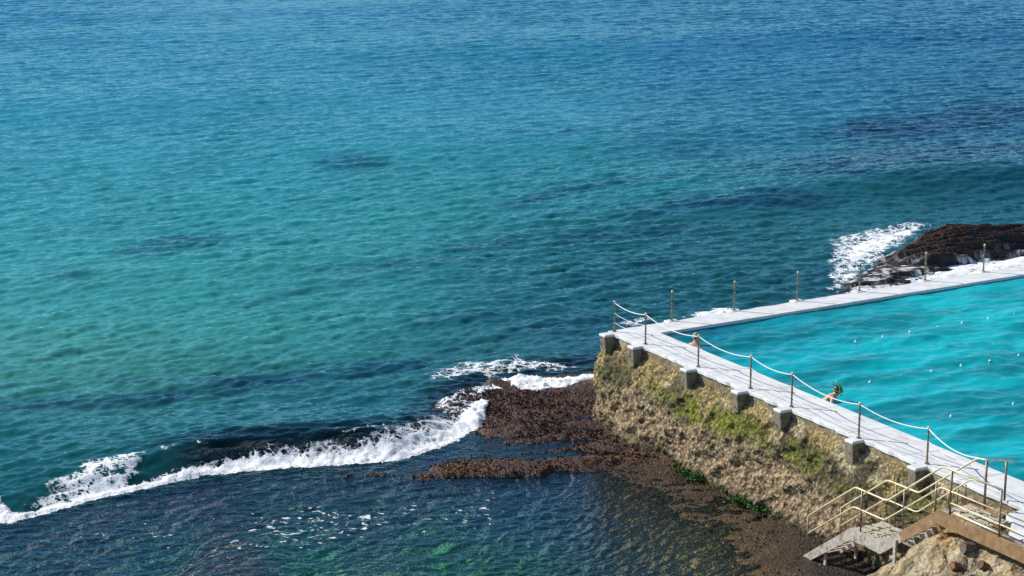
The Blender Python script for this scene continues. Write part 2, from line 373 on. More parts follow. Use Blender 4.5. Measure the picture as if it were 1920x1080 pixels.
def shore(X, Y):
    """terrain height, still-water height and the masks used for colouring"""
    sd, ix = line_sd(FRONTW, X, Y)
    wob = (fbm(X * 0.9, Y * 0.9, 4, 1) - 0.5)
    step = np.interp(ix, np.arange(len(STEP)), STEP)
    far = 1 - sm(16, 40, sd)
    s2 = sd + wob * 0.5
    up = sm(-0.05, 1.5, s2)
    Wl = step * up * (1 - sm(2.2, 8.0, sd)) + 0.07 * up * sm(2.2, 8.0, sd)
    Wl = np.where(sd < -0.3, 0, Wl)
    # lagoon bed and weed flat
    T, = kern(X, Y, TPTS, 38.0, 1.5)
    T = T + (fbm(X * 0.7, Y * 0.7, 5, 2) - 0.5) * 0.42 * sm(0.02, 0.5, -T) + (fbm(X * 2.1, Y * 3.0, 4, 3) - 0.5) * 0.07
    # ledge: rock kept just under the sheet of water, then dropping to the sand
    lip = Wl - 0.30 - 0.08 * fbm(X * 2, Y * 2, 4, 4) - 0.05
    deep = -0.5 - 2.5 * sm(2.0, 9.0, sd)
    seaT = lip * (1 - sm(1.6, 4.2, sd + wob * 2.0)) + deep * sm(1.6, 4.2, sd + wob * 2.0)
    T = np.where(sd > 0, seaT * sm(0, .35, sd) + T * (1 - sm(0, .35, sd)), T)
    # reef platform
    pd = poly_sd(PLAT, X, Y) + wob * 0.9 + (fbm(X * 3, Y * 3, 3, 0) - .5) * 0.5
    a = 0.16                                        # strata run across the view
    sx, sy = X * math.cos(a) + Y * math.sin(a), -X * math.sin(a) + Y * math.cos(a)
    stra = fbm(sx * 0.22 + 3, sy * 1.15, 4, 2) - 0.5
    lump = ridge(sx * 1.3, sy * 1.9, 4, 1) - 0.6
    P = 0.055 + stra * 0.52 + lump * 0.16 + 0.10 * sm(3.0, 9.0, (Y - at(1000, 870)[1])) + (fbm(X * 7, Y * 7, 3, 5) - .5) * 0.10
    P = P + 0.24 * np.exp(-((X - at(875, 752)[0]) ** 2 + (Y - at(875, 752)[1]) ** 2) / 5.0)
    for q in POOLS:
        d = poly_sd(q, X, Y) + wob * 0.5
        P = P - 0.10 * sm(-0.5, 0.6, d + (fbm(X * 2.2, Y * 3.5, 3, 1) - .5) * 1.1)
    rk, _ = line_sd(W2([(630, 893), (700, 889), (770, 893), (830, 896), (890, 905)]), X, Y)
    T = np.maximum(T, -.30 + np.exp(-(rk / .5) ** 2) * (.30 * sm(.60, .88, ridge(X * 3.2, Y * 3.2, 3, 3)) + .06)) * (abs(rk) < 1.6) + T * (abs(rk) >= 1.6)
    m = sm(-0.5, 0.35, pd)
    T = T * (1 - m) + np.maximum(P, -0.055 + .03 * wob) * m
    return T, Wl, sd, m

# ------------------------------------------------------------------ reef and lagoon bed (terrain)
gx, gy = np.meshgrid(np.arange(-26, 17, 0.075), np.arange(44, 80, 0.075), indexing='ij')
T, Wl, sd, pm = shore(gx, gy)
n1 = fbm(gx * 0.5, gy * 0.8, 5, 0); n2 = fbm(gx * 2.2, gy * 3.2, 4, 3); n3 = fbm(gx * 0.28 + 5, gy * 0.4, 4, 1)
BED = [(0, 1060, .03, .06, .05), (60, 990, .045, .03, .035), (130, 950, .055, .045, .05), (200, 985, .05, .045, .05), (300, 1010, .02, .075, .05), (330, 940, .06, .04, .05), (500, 940, .045, .035, .05), (420, 1050, .10, .065, .05), (560, 990, .02, .10, .045),
       (640, 1040, .02, .12, .035), (620, 930, .04, .04, .05), (760, 905, .05, .035, .04), (700, 990, .05, .045, .06), (800, 1010, .03, .12, .03), (900, 1040, .04, .13, .025), (960, 960, .025, .055, .06), (880, 930, .035, .04, .05), (1000, 1060, .03, .09, .025), (690, 1075, .16, .11, .09),
       (1060, 930, .025, .035, .05), (1080, 1010, .035, .045, .04), (1150, 900, .075, .042, .022), (1250, 900, .085, .05, .028), (1200, 960, .08, .056, .026), (1330, 960, .085, .056, .024), (1350, 1030, .15, .10, .025), (1280, 1030, .14, .10, .03), (1200, 1060, .06, .055, .03), (1450, 1030, .075, .045, .028), (1430, 1075, .12, .075, .02), (1560, 1060, .03, .024, .018)]
r, g, b_ = [q * (0.85 + 2.4 * sm(.01, -.06, T) + 0.9 * sm(-.2, -.5, T)) for q in kern(gx, gy, BED, 34.0, 1.5)]
k = 0.45 + 1.1 * n2
r, g, b_ = r * k, g * k, b_ * k
gm = sm(0.50, 0.66, n3 * .6 + n1 * .4) * sm(-0.15, -0.4, T) * 0.6               # green weed on the bed
r, g, b_ = r * (1 - gm) + .05 * gm * k, g * (1 - gm) + .13 * gm * k, b_ * (1 - gm) + .05 * gm * k
# platform: red-brown weed, ginger patches, dark hollows
hk = 0.6 + 0.9 * n2
pr, pg, pb = .075 * hk, .035 * hk, .022 * hk
og = sm(0.47, 0.60, fbm((gx * .987 + gy * .16) * .16 + 5, (gy * .987 - gx * .16) * .95, 4, 1) * .75 + n3 * .25) * (1 - pm * 0) * sm(-0.05, 0.12, T)
pr, pg, pb = pr * (1 - og) + .17 * og * hk, pg * (1 - og) + .085 * og * hk, pb * (1 - og) + .030 * og * hk
pur = sm(0.52, 0.66, fbm(gx * 0.35 + 9, gy * 0.5, 4, 4))
pr, pg, pb = pr * (1 - pur * .5) + .055 * pur * .5, pg * (1 - pur * .5) + .028 * pur * .5, pb * (1 - pur * .5) + .036 * pur * .5
pm = np.maximum(pm, np.exp(-(line_sd(W2([(630, 893), (700, 889), (770, 893), (830, 896), (890, 905)]), gx, gy)[0] / .7) ** 2) * sm(-.2, 0, T))
r, g, b_ = r * (1 - pm) + pr * pm, g * (1 - pm) + pg * pm, b_ * (1 - pm) + pb * pm
lm = sm(0.0, 0.6, sd) * (1 - pm)                               # dark ledge under the spilling sheet
r, g, b_ = r * (1 - lm) + .085 * k * lm, g * (1 - lm) + .058 * k * lm, b_ * (1 - lm) + .066 * k * lm
# small scale weed roughness
Zt = T + (ridge(gx * 5, gy * 6, 3, 2) - 0.62) * 0.09 * np.clip(pm + .35 * sm(-.1, .02, T), 0, 1)
reef = grid('reef', gx, gy, Zt, M['reefrock'], None, {'col': rgba(r, g, b_)}, flip=True)
tag(reef, kind='structure')
# sand sea floor for everything beyond, one sheet
fx, fy = np.meshgrid(np.linspace(-6000, 6000, 41), np.linspace(-400, 9000, 41), indexing='ij')
m_, nt_, out_ = mat('sand'); nb_ = NB(nt_); nb_.principled(out_, nb_.mixc(nb_.noise(nb_.pos(), 0.3, 4), (0.30, 0.26, 0.18), (0.22, 0.19, 0.13)), 0.9)
tag(grid('sea_floor', fx, fy, np.full(fx.shape, -3.6), m_, flip=True), kind='structure')

# ------------------------------------------------------------------ the sea surface
rows = [6.0, 15.0, 25.0, 34.0, 42.0]; q = 47.0
while q < 250: rows.append(q); q *= 1.0013
while q < 9000: rows.append(q); q *= 1.03
rows = np.array(rows)
fine = np.arange(-0.335, 0.3351, 0.00095)
cols = np.concatenate([np.linspace(-1.5, -0.62, 20), np.arange(-0.60, -0.336, 0.002), fine, np.arange(0.337, 0.60, 0.002), np.linspace(0.62, 1.5, 20)])
RR, AA = np.meshgrid(rows, cols, indexing='ij')
X, Y = RR * np.sin(AA), RR * np.cos(AA)
near = RR < 260
dirA = math.atan2(-0.90, 0.40)
TA = wave_tile(1024, 67.0, 2.4, 0.30, dirA, 12, 0.15, 3, 3.0)
TB = wave_tile(1024, 23.0, 0.80, 0.16, math.atan2(-0.93, 0.36), 8, 0.22, 5, 3.0)
TC = wave_tile(512, 23.0, 0.70, 0.16, math.atan2(-0.64, 0.77), 9, 0.10, 9, 3.3)   # small ripples running in the lagoon
def rot(x, y, a): return x * math.cos(a) - y * math.sin(a), x * math.sin(a) + y * math.cos(a)
bx, by = rot(X, Y, 0.0)
hA = wsample(TA, X, Y, 'h'); hB = wsample(TB, X + 3, Y + 7, 'h'); hC = wsample(TC, X, Y, 'h')
dAx, dAy = wsample(TA, X, Y, 'dx'), wsample(TA, X, Y, 'dy')
zone = np.ones(X.shape)
Tn = np.full(X.shape, -3.6); Wn = np.zeros(X.shape); sdn = np.full(X.shape, 60.0); pmn = np.zeros(X.shape)
bxm = (X > -30) & (X < 22) & (Y > 40) & (Y < 84)
t_, w_, s_, p_ = shore(X[bxm], Y[bxm]); Tn[bxm], Wn[bxm], sdn[bxm], pmn[bxm] = t_, w_, s_, p_
lag = sm(0.3, -0.6, -(-sdn)) if False else (1 - sm(-0.2, 1.0, sdn))           # 1 in the lagoon
gust = 0.35 + 1.3 * fbm(X * 0.022, Y * 0.035, 4, 2)
ampA = (1 - lag) * gust * (0.45 + 0.55 * sm(0.8, 6.0, sdn)); ampB = (1 - lag * 0.50 * (1 + .7 * sm(.25, .03, Wn - Tn))) * gust
hz = Wn + hA * ampA * 1.0 + hB * ampB * (1 - 0.5 * sm(120, 240, RR)) + hC * lag * (0.45 + 0.25 * sm(-14, 2, X)) * (.25 + .75 * sm(.02, .3, Wn - Tn))
# broad swell lines
def swell(line, amp, front, back, ends):
    global hz
    d, ix = line_sd(W2(line), X, Y)
    e = np.interp(ix, np.arange(len(line)), ends)
    prof = np.where(d > 0, np.exp(-(d / back) ** 2), np.exp(-(d / front) ** 2))
    hz = hz + amp * e * prof
swell([(860, 436), (1250, 398), (1500, 360), (1700, 338), (2000, 322), (2200, 316)], 0.62, 4.2, 8.0, [0, .35, .7, 1, 1, 1])
swell([(1150, 412), (1400, 384), (1650, 352), (2000, 330)], 0.25, 2.2, 3.0, [0, .8, 1, 1])
swell([(300, 330), (700, 285), (1100, 262), (1500, 240)], 0.22, 5, 9, [0, 1, 1, 0])
swell([(-200, 560), (200, 520), (600, 470), (900, 445)], 0.20, 4, 7, [.6, 1, .8, 0])
swell([(500, 118), (960, 92), (1500, 70), (2000, 60)], 0.40, 9, 16, [0, 1, 1, .6])
swell([(-100, 215), (300, 190), (700, 150)], 0.28, 8, 12, [.5, 1, 0])
swell([(600, 640), (900, 590), (1120, 560)], 0.16, 2.2, 4, [0, 1, .3])
ph = (X * 0.25 - Y * 0.97) * 2 * math.pi / 21.0 + 5 * fbm(X * 0.012, Y * 0.012, 3, 1)
hz = hz + 0.05 * np.sin(ph) * sm(6, 30, sdn)

# colour of the light coming back up out of the water
BODY = [(0, 10, .006, .135, .235), (480, 10, .006, .135, .235), (960, 10, .005, .125, .225), (1440, 10, .004, .11, .205), (1900, 10, .006, .085, .20),
        (0, 110, .012, .18, .265), (480, 110, .012, .18, .265), (960, 110, .008, .155, .235), (1440, 110, .009, .12, .23), (1900, 100, .006, .095, .195),
        (0, 220, .022, .22, .29), (480, 220, .022, .225, .285), (960, 220, .016, .19, .26), (1440, 220, .010, .14, .215), (1900, 220, .005, .085, .15),
        (0, 330, .030, .27, .30), (480, 330, .025, .25, .28), (960, 330, .022, .235, .26), (1200, 330, .016, .19, .215), (1440, 330, .010, .11, .15), (1900, 330, .004, .055, .095),
        (0, 440, .036, .275, .29), (300, 440, .030, .255, .265), (600, 440, .03, .26, .26), (800, 420, .026, .24, .24), (1000, 430, .014, .145, .16), (1200, 450, .010, .105, .125), (1440, 400, .010, .10, .11), (1700, 400, .008, .085, .085), (1900, 400, .006, .07, .085), (1500, 480, .008, .085, .095),
        (0, 540, .042, .285, .285), (250, 560, .042, .285, .275), (500, 560, .034, .27, .25), (700, 560, .028, .235, .225), (850, 560, .020, .185, .20), (1050, 560, .010, .095, .115), (1400, 540, .010, .085, .10),
        (0, 660, .062, .30, .27), (200, 670, .058, .295, .26), (450, 650, .040, .25, .225), (620, 620, .034, .245, .215), (760, 660, .018, .145, .15), (900, 640, .018, .13, .15), (1080, 640, .010, .075, .10),
        (0, 730, .060, .28, .235), (150, 735, .045, .22, .19), (300, 720, .04, .20, .17), (450, 720, .020, .13, .14), (650, 720, .014, .10, .12), (850, 710, .016, .11, .125), (1000, 690, .03, .10, .12),
        (0, 800, .010, .115, .145), (250, 800, .010, .11, .135), (500, 790, .010, .10, .125), (700, 760, .010, .10, .13), (0, 900, .008, .10, .11), (150, 900, .008, .10, .10), (300, 870, .007, .085, .085),
        (200, 1000, .008, .085, .095), (500, 1000, .008, .075, .09), (800, 980, .008, .075, .085), (1100, 960, .006, .04, .07), (400, 1070, .006, .05, .06), (900, 1070, .008, .085, .07)]
wx = X + (fbm(X * 0.06, Y * 0.06, 4, 0) - 0.5) * 9 * sm(0, 25, sdn); wy = Y + (fbm(X * 0.08 + 7, Y * 0.08, 4, 3) - 0.5) * 9 * sm(0, 25, sdn)
br, bg, bb = [q * 0.90 for q in kern(wx, wy, BODY, 46.0, 2.6)]
# weed beds and rock on the sea floor, seen as dark patches
PATCH = [(640, 310, 80, 20, .6), (415, 462, 100, 26, .65), (1320, 285, 110, 16, .35), (180, 520, 60, 12, .5), (1180, 300, 90, 14, .3), (1680, 190, 90, 12, .35), (1900, 115, 90, 14, .5), (1120, 240, 50, 8, .5), (1000, 320, 60, 12, .45), (1250, 262, 110, 10, .35),
         (1000, 370, 170, 13, .55), (1150, 350, 90, 14, .4), (1320, 380, 130, 14, .4), (950, 455, 120, 16, .5), (1230, 440, 180, 20, .5), (1750, 240, 210, 26, 1.0), (1760, 300, 310, 34, 1.1), (1600, 318, 140, 24, 1.0), (1880, 215, 140, 24, .9), (1380, 385, 200, 16, .7), (1150, 350, 160, 12, .55), (650, 545, 160, 12, .35), (850, 500, 200, 14, .45), (900, 590, 200, 16, .4),
         (520, 715, 170, 16, .7), (720, 690, 160, 18, .6), (300, 755, 230, 14, .7), (60, 770, 120, 10, .7), (220, 730, 60, 8, .5), (1100, 600, 160, 25, .4), (1180, 520, 200, 14, .35), (1560, 540, 150, 25, .3)]
px, py = project(wx, wy)
dk = np.zeros(X.shape)
for (u, v, a, c, s) in PATCH:
    dk = np.maximum(dk, s * (1 - sm(0.15, 1.5, np.hypot((px - u) / a, (py - v + (px - u) * 0.09) / c))))
edge = fbm(X * 0.55, Y * 0.35, 5, 4)
dk = dk * sm(0.0, 0.75, dk + edge * 0.9 - 0.25)
dkr, dkg, dkb = .003, .022, .062
br, bg, bb = br * (1 - dk) + dkr * dk, bg * (1 - dk) + dkg * dk, bb * (1 - dk) + dkb * dk
mott = 0.86 + 0.28 * fbm(X * 0.18, Y * 0.12, 5, 5)
br, bg, bb = br * mott, bg * mott, bb * mott
depth = np.clip(Wn - Tn, 0.0, 10)
dens = 1 - np.exp(-depth * 0.26)
dens = np.where(sdn > 5, 1.0, np.maximum(dens, sm(1.6, 3.4, sdn)))
dens = np.where((sdn > -1) & (sdn < 6), np.maximum(dens, .85 * sm(430, 250, project(X, Y)[0]) * sm(-.3, .8, sdn)), dens)
dens = np.where(RR < 44, 0.8, dens)

# foam and lagoon flecks
foam = np.zeros(X.shape)
def foam_poly(pts, val, soft=0.35, soft_out=0.12, z=0.0):
    global foam
    d = np.full(X.shape, -9.0)
    q = W2(pts, z); xs = [a for a, _ in q]; ys = [a for _, a in q]
    m = (X > min(xs) - 2) & (X < max(xs) + 2) & (Y > min(ys) - 3) & (Y < max(ys) + 3)
    d[m] = poly_sd(q, X[m], Y[m]) + (fbm(X[m] * 1.4, Y[m] * 1.4, 4, 3) - 0.5) * 0.9
    foam = np.maximum(foam, val * sm(-soft_out, soft, d))
sdF, ixF = line_sd(FRONTW, X, Y)
FW = np.interp(ixF, np.arange(len(STEP)), [.7, .5, .16, .18, .22, .34, .55, .62, .85, 1.0, .8, .3, .1, .02, .02, .02, .02, .02])
rag = (fbm(X * 1.6, Y * 1.6, 4, 3) - .5) * .7 + (fbm(X * 5.5, Y * 5.5, 3, 1) - .5) * .35
uF = (sdF + rag * np.clip(FW, .3, 1)) / FW
inl = (ixF > .02) & (ixF < 11.2) & (sdF < 6)
foam = np.where(inl, np.maximum(foam, (.86 * (1 - sm(.35, 1.25, uF)) + .42 * (sm(.35, 1.25, uF)) * (1 - sm(1.2, 2.3, uF))) * sm(-.38, -.02, sdF + rag * .45)), foam)
foam_poly([(800, 770), (850, 742), (930, 722), (935, 745), (905, 775), (840, 800)], 0.40, 0.4, 0.2)
foam_poly([(640, 850), (800, 812), (900, 770), (890, 756), (835, 786), (770, 808), (700, 824), (640, 842)], 0.42, 0.5, 0.3)
foam_poly([(400, 872), (470, 864), (660, 840), (650, 832), (560, 846), (470, 852), (410, 858)], 0.34, 0.4)
foam_poly([(120, 948), (250, 918), (260, 898), (200, 905), (140, 926)], 0.60, 0.3)
foam_poly([(30, 955), (90, 925), (160, 892), (255, 866), (300, 872), (255, 905), (130, 945), (50, 968)], 0.50, 0.5)
foam_poly([(250, 868), (400, 850), (420, 860), (300, 885)], 0.36, 0.5)
foam_poly([(-60, 985), (-60, 945), (0, 940), (18, 968), (0, 982)], 0.85, 0.2)
foam_poly([(0, 982), (60, 968), (130, 946), (120, 940), (60, 960), (0, 974)], 0.55, 0.15)
foam_poly([(905, 724), (960, 711), (1060, 716), (1132, 706), (1132, 722), (1070, 735), (1020, 748), (985, 745), (955, 730)], 0.92, 0.25)
foam_poly([(880, 752), (905, 760), (945, 742), (930, 730), (890, 738), (840, 762), (830, 775)], 0.50, 0.3)
foam_poly([(770, 705), (850, 678), (960, 666), (1090, 680), (1125, 695), (1000, 702), (900, 712), (800, 722)], 0.44, 0.9, 0.6)
foam_poly([(600, 660), (800, 640), (900, 660), (760, 700)], 0.22, 0.8, 0.6)
foam_poly([(1563, 540), (1560, 500), (1575, 455), (1640, 438), (1720, 424), (1765, 428), (1730, 445), (1680, 470), (1640, 492), (1605, 535)], 0.61, 1.2, 0.4)
foam_poly([(1540, 545), (1545, 450), (1640, 425), (1710, 412), (1760, 420), (1700, 455), (1600, 545)], 0.44, 0.6)
foam_poly([(1690, 540), (1735, 512), (1800, 497), (1930, 474), (2100, 470), (2100, 510), (1930, 510), (1780, 535)], 0.62, 0.5)
foam_poly([(1590, 520), (1650, 497), (1750, 499), (1850, 492), (1960, 480), (1960, 494), (1850, 503), (1750, 509), (1650, 507)], 0.72, 0.25)
foam_poly([(1575, 550), (1600, 528), (1680, 522), (1760, 512), (1760, 522), (1690, 536), (1620, 548)], 0.52, 0.3)
foam_poly([(1270, 604), (1300, 580), (1345, 573), (1400, 578), (1350, 600)], 0.60, 0.5)
foam_poly([(1140, 625), (1170, 600), (1230, 590), (1240, 605)], 0.40, 0.4)
foam_poly([(850, 470), (960, 440), (1010, 448), (900, 478)], 0.30, 1.5, 1.0)
speck = sm(0.45, 0.65, fbm(X * 0.35, Y * 0.5, 3, 5))
def region(cx, cy, a, c): return np.exp(-((px - cx) / a) ** 2 - ((py - cy) / c) ** 2)
fleck = np.clip(1.1 * region(270, 1030, 190, 55) + 1.1 * region(740, 965, 210, 45) + .9 * region(560, 1000, 120, 40) + .6 * region(900, 930, 120, 30) + .5 * region(1200, 1040, 150, 60), 0, 1.1) * lag * (0.4 + 0.6 * speck) * (pmn < .1)  # lagoon flecks painted white, for sun glints as well as foam bits
foam = foam * np.where(RR < 250, 1, 0)
wash = sm(0.25, 0.5, foam) * (pmn > 0.05) * (sdn < 3)
hz = np.where(wash > 0, np.maximum(hz, Tn + 0.07 * wash - 0.03), hz)
puff = sm(0.6, 0.85, foam)
hz = hz + puff * (0.05 * ridge(X * 1.6, Y * 1.6, 4, 2) ** 2 + 0.17 * fbm(X * 5.0, Y * 5.0, 5, 1, .7) - .06) * (1 - 0.5 * sm(84, 90, RR))
chop = 1.0 * ampA
Xc = X - dAx * chop * 0.9; Yc = Y - dAy * chop * 0.9
# keep the sea out of the pool
lpx = (X - C0[0]) ; lpy = (Y - C0[1])
det = V[0] * U[1] - V[1] * U[0]
a_v = (lpx * U[1] - lpy * U[0]) / det; a_u = (V[0] * lpy - V[1] * lpx) / det
inside = (a_v > 0.6) & (a_u > 0.6)
hz = np.where(inside, -0.2, hz)
sea = grid('sea', Xc, Yc, hz, M['sea'], None, {'body': rgba(br, bg, bb, dens), 'foam': foam, 'fleck': fleck}, flip=False)
tag(sea, kind='structure')

def lin(r, g, b, k=1.0):
    f = lambda c: k * ((c / 255 / 12.92) if c < 10 else ((c / 255 + 0.055) / 1.055) ** 2.4)
    return f(r), f(g), f(b)

# ------------------------------------------------------------------ pool: basin, water, white walkway
PW = DECK - 0.13
nb, na = 350, 430
bq, aq = np.meshgrid(np.linspace(0.0, 27, nb), np.linspace(0.0, 31, na), indexing='ij')
X, Y = CI[0] + V[0] * bq + U[0] * aq, CI[1] + V[1] * bq + U[1] * aq
TP = wave_tile(512, 23.0, 2.6, 0.25, math.atan2(V[1] - U[1] * .25, V[0] - U[0] * .25), 6, 0.13, 21, 3.1)
hz = wsample(TP, X, Y, 'h') * (0.5 + 0.9 * fbm(X * .12, Y * .2, 3, 1)) + 0.40 * wsample(TB, X, Y, 'h')
edge = np.minimum(aq, bq); hz = hz * (0.4 + 0.6 * sm(0, 1.0, edge))
PB = [(p[0], p[1], *lin(max(p[2] - 16, 2), p[3] + 4, p[4] - 4, 1.06)) for p in [(1245, 628, 4, 84, 122), (1300, 640, 5, 98, 136), (1350, 625, 4, 96, 132), (1500, 605, 5, 100, 134), (1700, 575, 5, 102, 134), (1900, 540, 6, 106, 136), (1450, 680, 6, 118, 150),
      (1600, 640, 12, 140, 165), (1800, 610, 12, 135, 160), (1560, 700, 28, 172, 184), (1700, 680, 26, 166, 180), (1900, 620, 14, 145, 168), (1600, 760, 24, 156, 174), (1750, 740, 34, 180, 190), (1900, 700, 30, 172, 186), (1720, 810, 28, 168, 182), (1850, 800, 34, 178, 190), (1900, 880, 28, 168, 184)]]
qx, qy = X + (fbm(X * .3, Y * .3, 3, 2) - .5) * 3, Y + (fbm(X * .3 + 5, Y * .3, 3, 4) - .5) * 4
r, g, b_ = kern(qx, qy, PB, 32.0, 2.2)
k = 0.64 + 0.60 * sm(.3, .7, fbm((X * U[0] + Y * U[1]) * .22, (X * V[0] + Y * V[1]) * .9, 4, 3))  # light and dark of the ripples painted into the body colour as long bands
tag(grid('pool_water', X, Y, PW + hz, M['poolwater'], None, {'body': rgba(r * k, g * k, b_ * k, np.full(X.shape, 0.74))}, flip=True), kind='structure')
bm = MB()
def P(a, b, z): q = CI + V * b + U * a; return (q[0], q[1], z)
zb = PW - 1.75
bm.add([P(0, 0, zb), P(60, 0, zb), P(60, 30, zb), P(0, 30, zb), P(0, 0, DECK - 0.10), P(60, 0, DECK - 0.10), P(60, 30, DECK - 0.10), P(0, 30, DECK - 0.10)], [(0, 1, 2, 3), (0, 4, 5, 1), (0, 3, 7, 4), (1, 5, 6, 2), (2, 6, 7, 3)])
basin = bm.build('swimming_pool', M['basin']); tag(basin, 'tidal swimming pool basin with turquoise water behind the white walkway', 'pool')

# white walkway: one L shaped slab with slightly uneven outer edge
def slab_strip(pts_out, pts_in, z1, z0):
    n = len(pts_out); v = []; f = []
    for o, i in zip(pts_out, pts_in): v += [(o[0], o[1], z1), (i[0], i[1], z1), (o[0], o[1], z0), (i[0], i[1], z0)]
    for k in range(n - 1):
        a, b = 4 * k, 4 * k + 4
        f += [(a, b, b + 1, a + 1), (a + 2, b + 2, b, a), (a + 1, b + 1, b + 3, a + 3), (a + 3, b + 3, b + 2, a + 2)]
    f += [(0, 1, 3, 2), (4 * n - 4, 4 * n - 2, 4 * n - 1, 4 * n - 3)]
    return v, f
def jit(a, k): return (vnoise(np.array([a * 1.3 + k * 40.0]), np.array([k * 7.0]), 1)[0] - 0.5)
outs, ins = [], []
N_ = 150
for i in range(N_, 0, -1):
    d = 62.0 * (i / N_) ** 1.5; o = C0 + U * d + FO * (jit(d * 3, 1) * 0.10); q = CI + U * d * 0.985
    outs.append(o); ins.append(q)
outs.append(C0 + 0 * U); ins.append(CI)
for i in range(1, 200):
    d = 36.0 * i / 199; o = C0 + V * d + NO * (jit(d * 3, 2) * 0.08); q = CI + V * d
    outs.append(o); ins.append(q)
bm = MB(); bm.add(*slab_strip(outs, ins, DECK, DECK - 0.13))
walk = bm.build('pavement', M['white'], bevel=0.02); tag(walk, kind='structure')
# wider white landing beside the stairs
bm = MB(); arc = [L(21.0, 0.02, 0), L(21.0, 0.55, 0), L(21.15, 0.85, 0), L(21.55, 1.0, 0), L(22.2, 1.72, 0), L(36, 1.72, 0), L(36, 0.02, 0)]
n = len(arc); bm.add([(p[0], p[1], DECK + 0.004) for p in arc] + [(p[0], p[1], DECK - 0.2) for p in arc], [tuple(range(n - 1, -1, -1)), tuple(range(n, 2 * n))] + [(i, (i + 1) % n, n + (i + 1) % n, n + i) for i in range(n)])
tag(bm.build('pavement', M['white'], bevel=0.015), kind='structure')
jm = MB()
for k in range(16):
    b0 = 1.2 + 2.45 * k; jm.add([L(b0, -.02, DECK + .004), L(b0 + .018, -.02, DECK + .004), tuple(np.append(CI + V * (b0 - .9), DECK + .004)), tuple(np.append(CI + V * (b0 - .918), DECK + .004))], [(0, 1, 2, 3)])
    o_ = C0 + U * b0; i_ = CI + U * (b0 + .25); jm.add([(*(o_ - FO * .02), DECK + .004), (*i_, DECK + .004), (*(i_ + U * .02), DECK + .004), (*(o_ - FO * .02 + U * .02), DECK + .004)], [(0, 1, 2, 3)])
jm.build('expansion_joint', M['mark'], walk)
# faded painted marks along the pool edge
for (x, y) in [(1467, 727), (1612, 785), (1693, 820), (1781, 858), (1273, 640), (1315, 668)]:
    p = at(x, y, DECK) ; mb = MB(); s0, t0_ = st(x, y, DECK)
    for k in range(4):
        a = s0 - 0.22 + 0.12 * k; hh = 0.035 + 0.02 * (k % 2)
        mb.add([L(a, t0_ - hh, DECK + .004), L(a + .07, t0_ - hh, DECK + .004), L(a + .07, t0_ + hh * .6, DECK + .004), L(a, t0_ + hh * .6, DECK + .004)], [(0, 1, 2, 3)])
    o = mb.build('painted_marking', M['mark'], walk)

# ------------------------------------------------------------------ the sea wall
prof_z = np.array([-1.2, -0.4, 0.1, 0.5, 0.9, 1.4, 1.9, 2.3, 2.66, 2.92, 3.10])
prof_t = np.array([1.30, 1.05, 0.86, 0.74, 0.64, 0.56, 0.47, 0.34, 0.20, 0.03, -0.14])
path = []
for d in np.arange(34, 0.01, -0.12): path.append((C0 + U * d, FO, -d))
for a in np.linspace(0, 1, 18):
    n_ = FO * (1 - a) + NO * a; path.append((C0.copy() + V * 0.12 * a + U * .12 * (1 - a), n_ / np.linalg.norm(n_), 0.0))
for d in np.arange(0.17, 34, 0.055): path.append((C0 + V * d, NO, d))
B = np.array([p[0] for p in path]); Nn = np.array([p[1] for p in path]); ss = np.array([p[2] for p in path])
zz = np.linspace(-1.2, 3.10, 98)
SS, ZZ = np.meshgrid(ss, zz, indexing='ij')
t = np.interp(ZZ, prof_z, prof_t)
cornr = sm(2.5, 0.0, np.abs(SS))
t = t * (1 - 0.45 * cornr * sm(1.9, 0.0, ZZ))
arcl = np.concatenate([[0], np.cumsum(np.hypot(*(np.diff(B + Nn * 0.5, axis=0)).T))]); AL = np.repeat(arcl[:, None], zz.size, 1)
big = fbm(AL * 0.55, ZZ * 0.8, 4, 1) - 0.5; mid = ridge(AL * 1.6, ZZ * 1.9, 4, 3) - 0.62; sml = fbm(AL * 6, ZZ * 6, 4, 2) - 0.5; tiny = fbm(AL * 13, ZZ * 13, 3, 5) - .5
fade = sm(3.08, 2.8, ZZ)
low = sm(1.9, 1.2, ZZ + (fbm(AL * .5, ZZ * .3, 3, 0) - .5) * 1.2)             # barnacle belt
t = t + fade * (big * 0.55 + mid * 0.28 + sml * 0.13 + tiny * (0.07 + 0.06 * low))
Xw, Yw = B[:, 0:1] + Nn[:, 0:1] * t, B[:, 1:2] + Nn[:, 1:2] * t
# colour: tan top, olive and lime algae streaks, grey-dark blotches, pale barnacles below
nA = fbm(AL * 0.9, ZZ * 1.4, 5, 4); nB_ = fbm(AL * 2.6, ZZ * 2.2, 4, 0); nC = fbm(AL * 9, ZZ * 9, 3, 1)
def lay(c, m, col): return [c[i] * (1 - m) + col[i] * m for i in range(3)]
c = [np.full(t.shape, v) for v in (0.40, 0.30, 0.13)]
c = lay(c, sm(.47, .62, nB_), (0.26, 0.20, 0.105))
dkm = np.exp(-((AL - arcl[len(arcl) - 616 if len(arcl) > 616 else 0]) ** 2) * 0)   # placeholder of ones
dark = sm(.43, .55, fbm(AL * 0.7 + 4, ZZ * 0.9, 5, 2)) * sm(0.6, 1.3, ZZ) * sm(2.9, 2.2, ZZ)
c = lay(c, dark * .9, (0.075, 0.070, 0.046))
gzone = np.interp(SS, [-5, 0.5, 3, 5, 8, 11, 13, 16, 30], [.1, .15, .45, .9, 1, .9, .6, .35, .2])
stain = sm(.50, .66, fbm(AL * 1.7, ZZ * .35, 4, 2)) * sm(1.2, 2.4, ZZ) * sm(3.2, 2.7, ZZ); c = lay(c, stain * .75, (0.075, 0.062, 0.040))
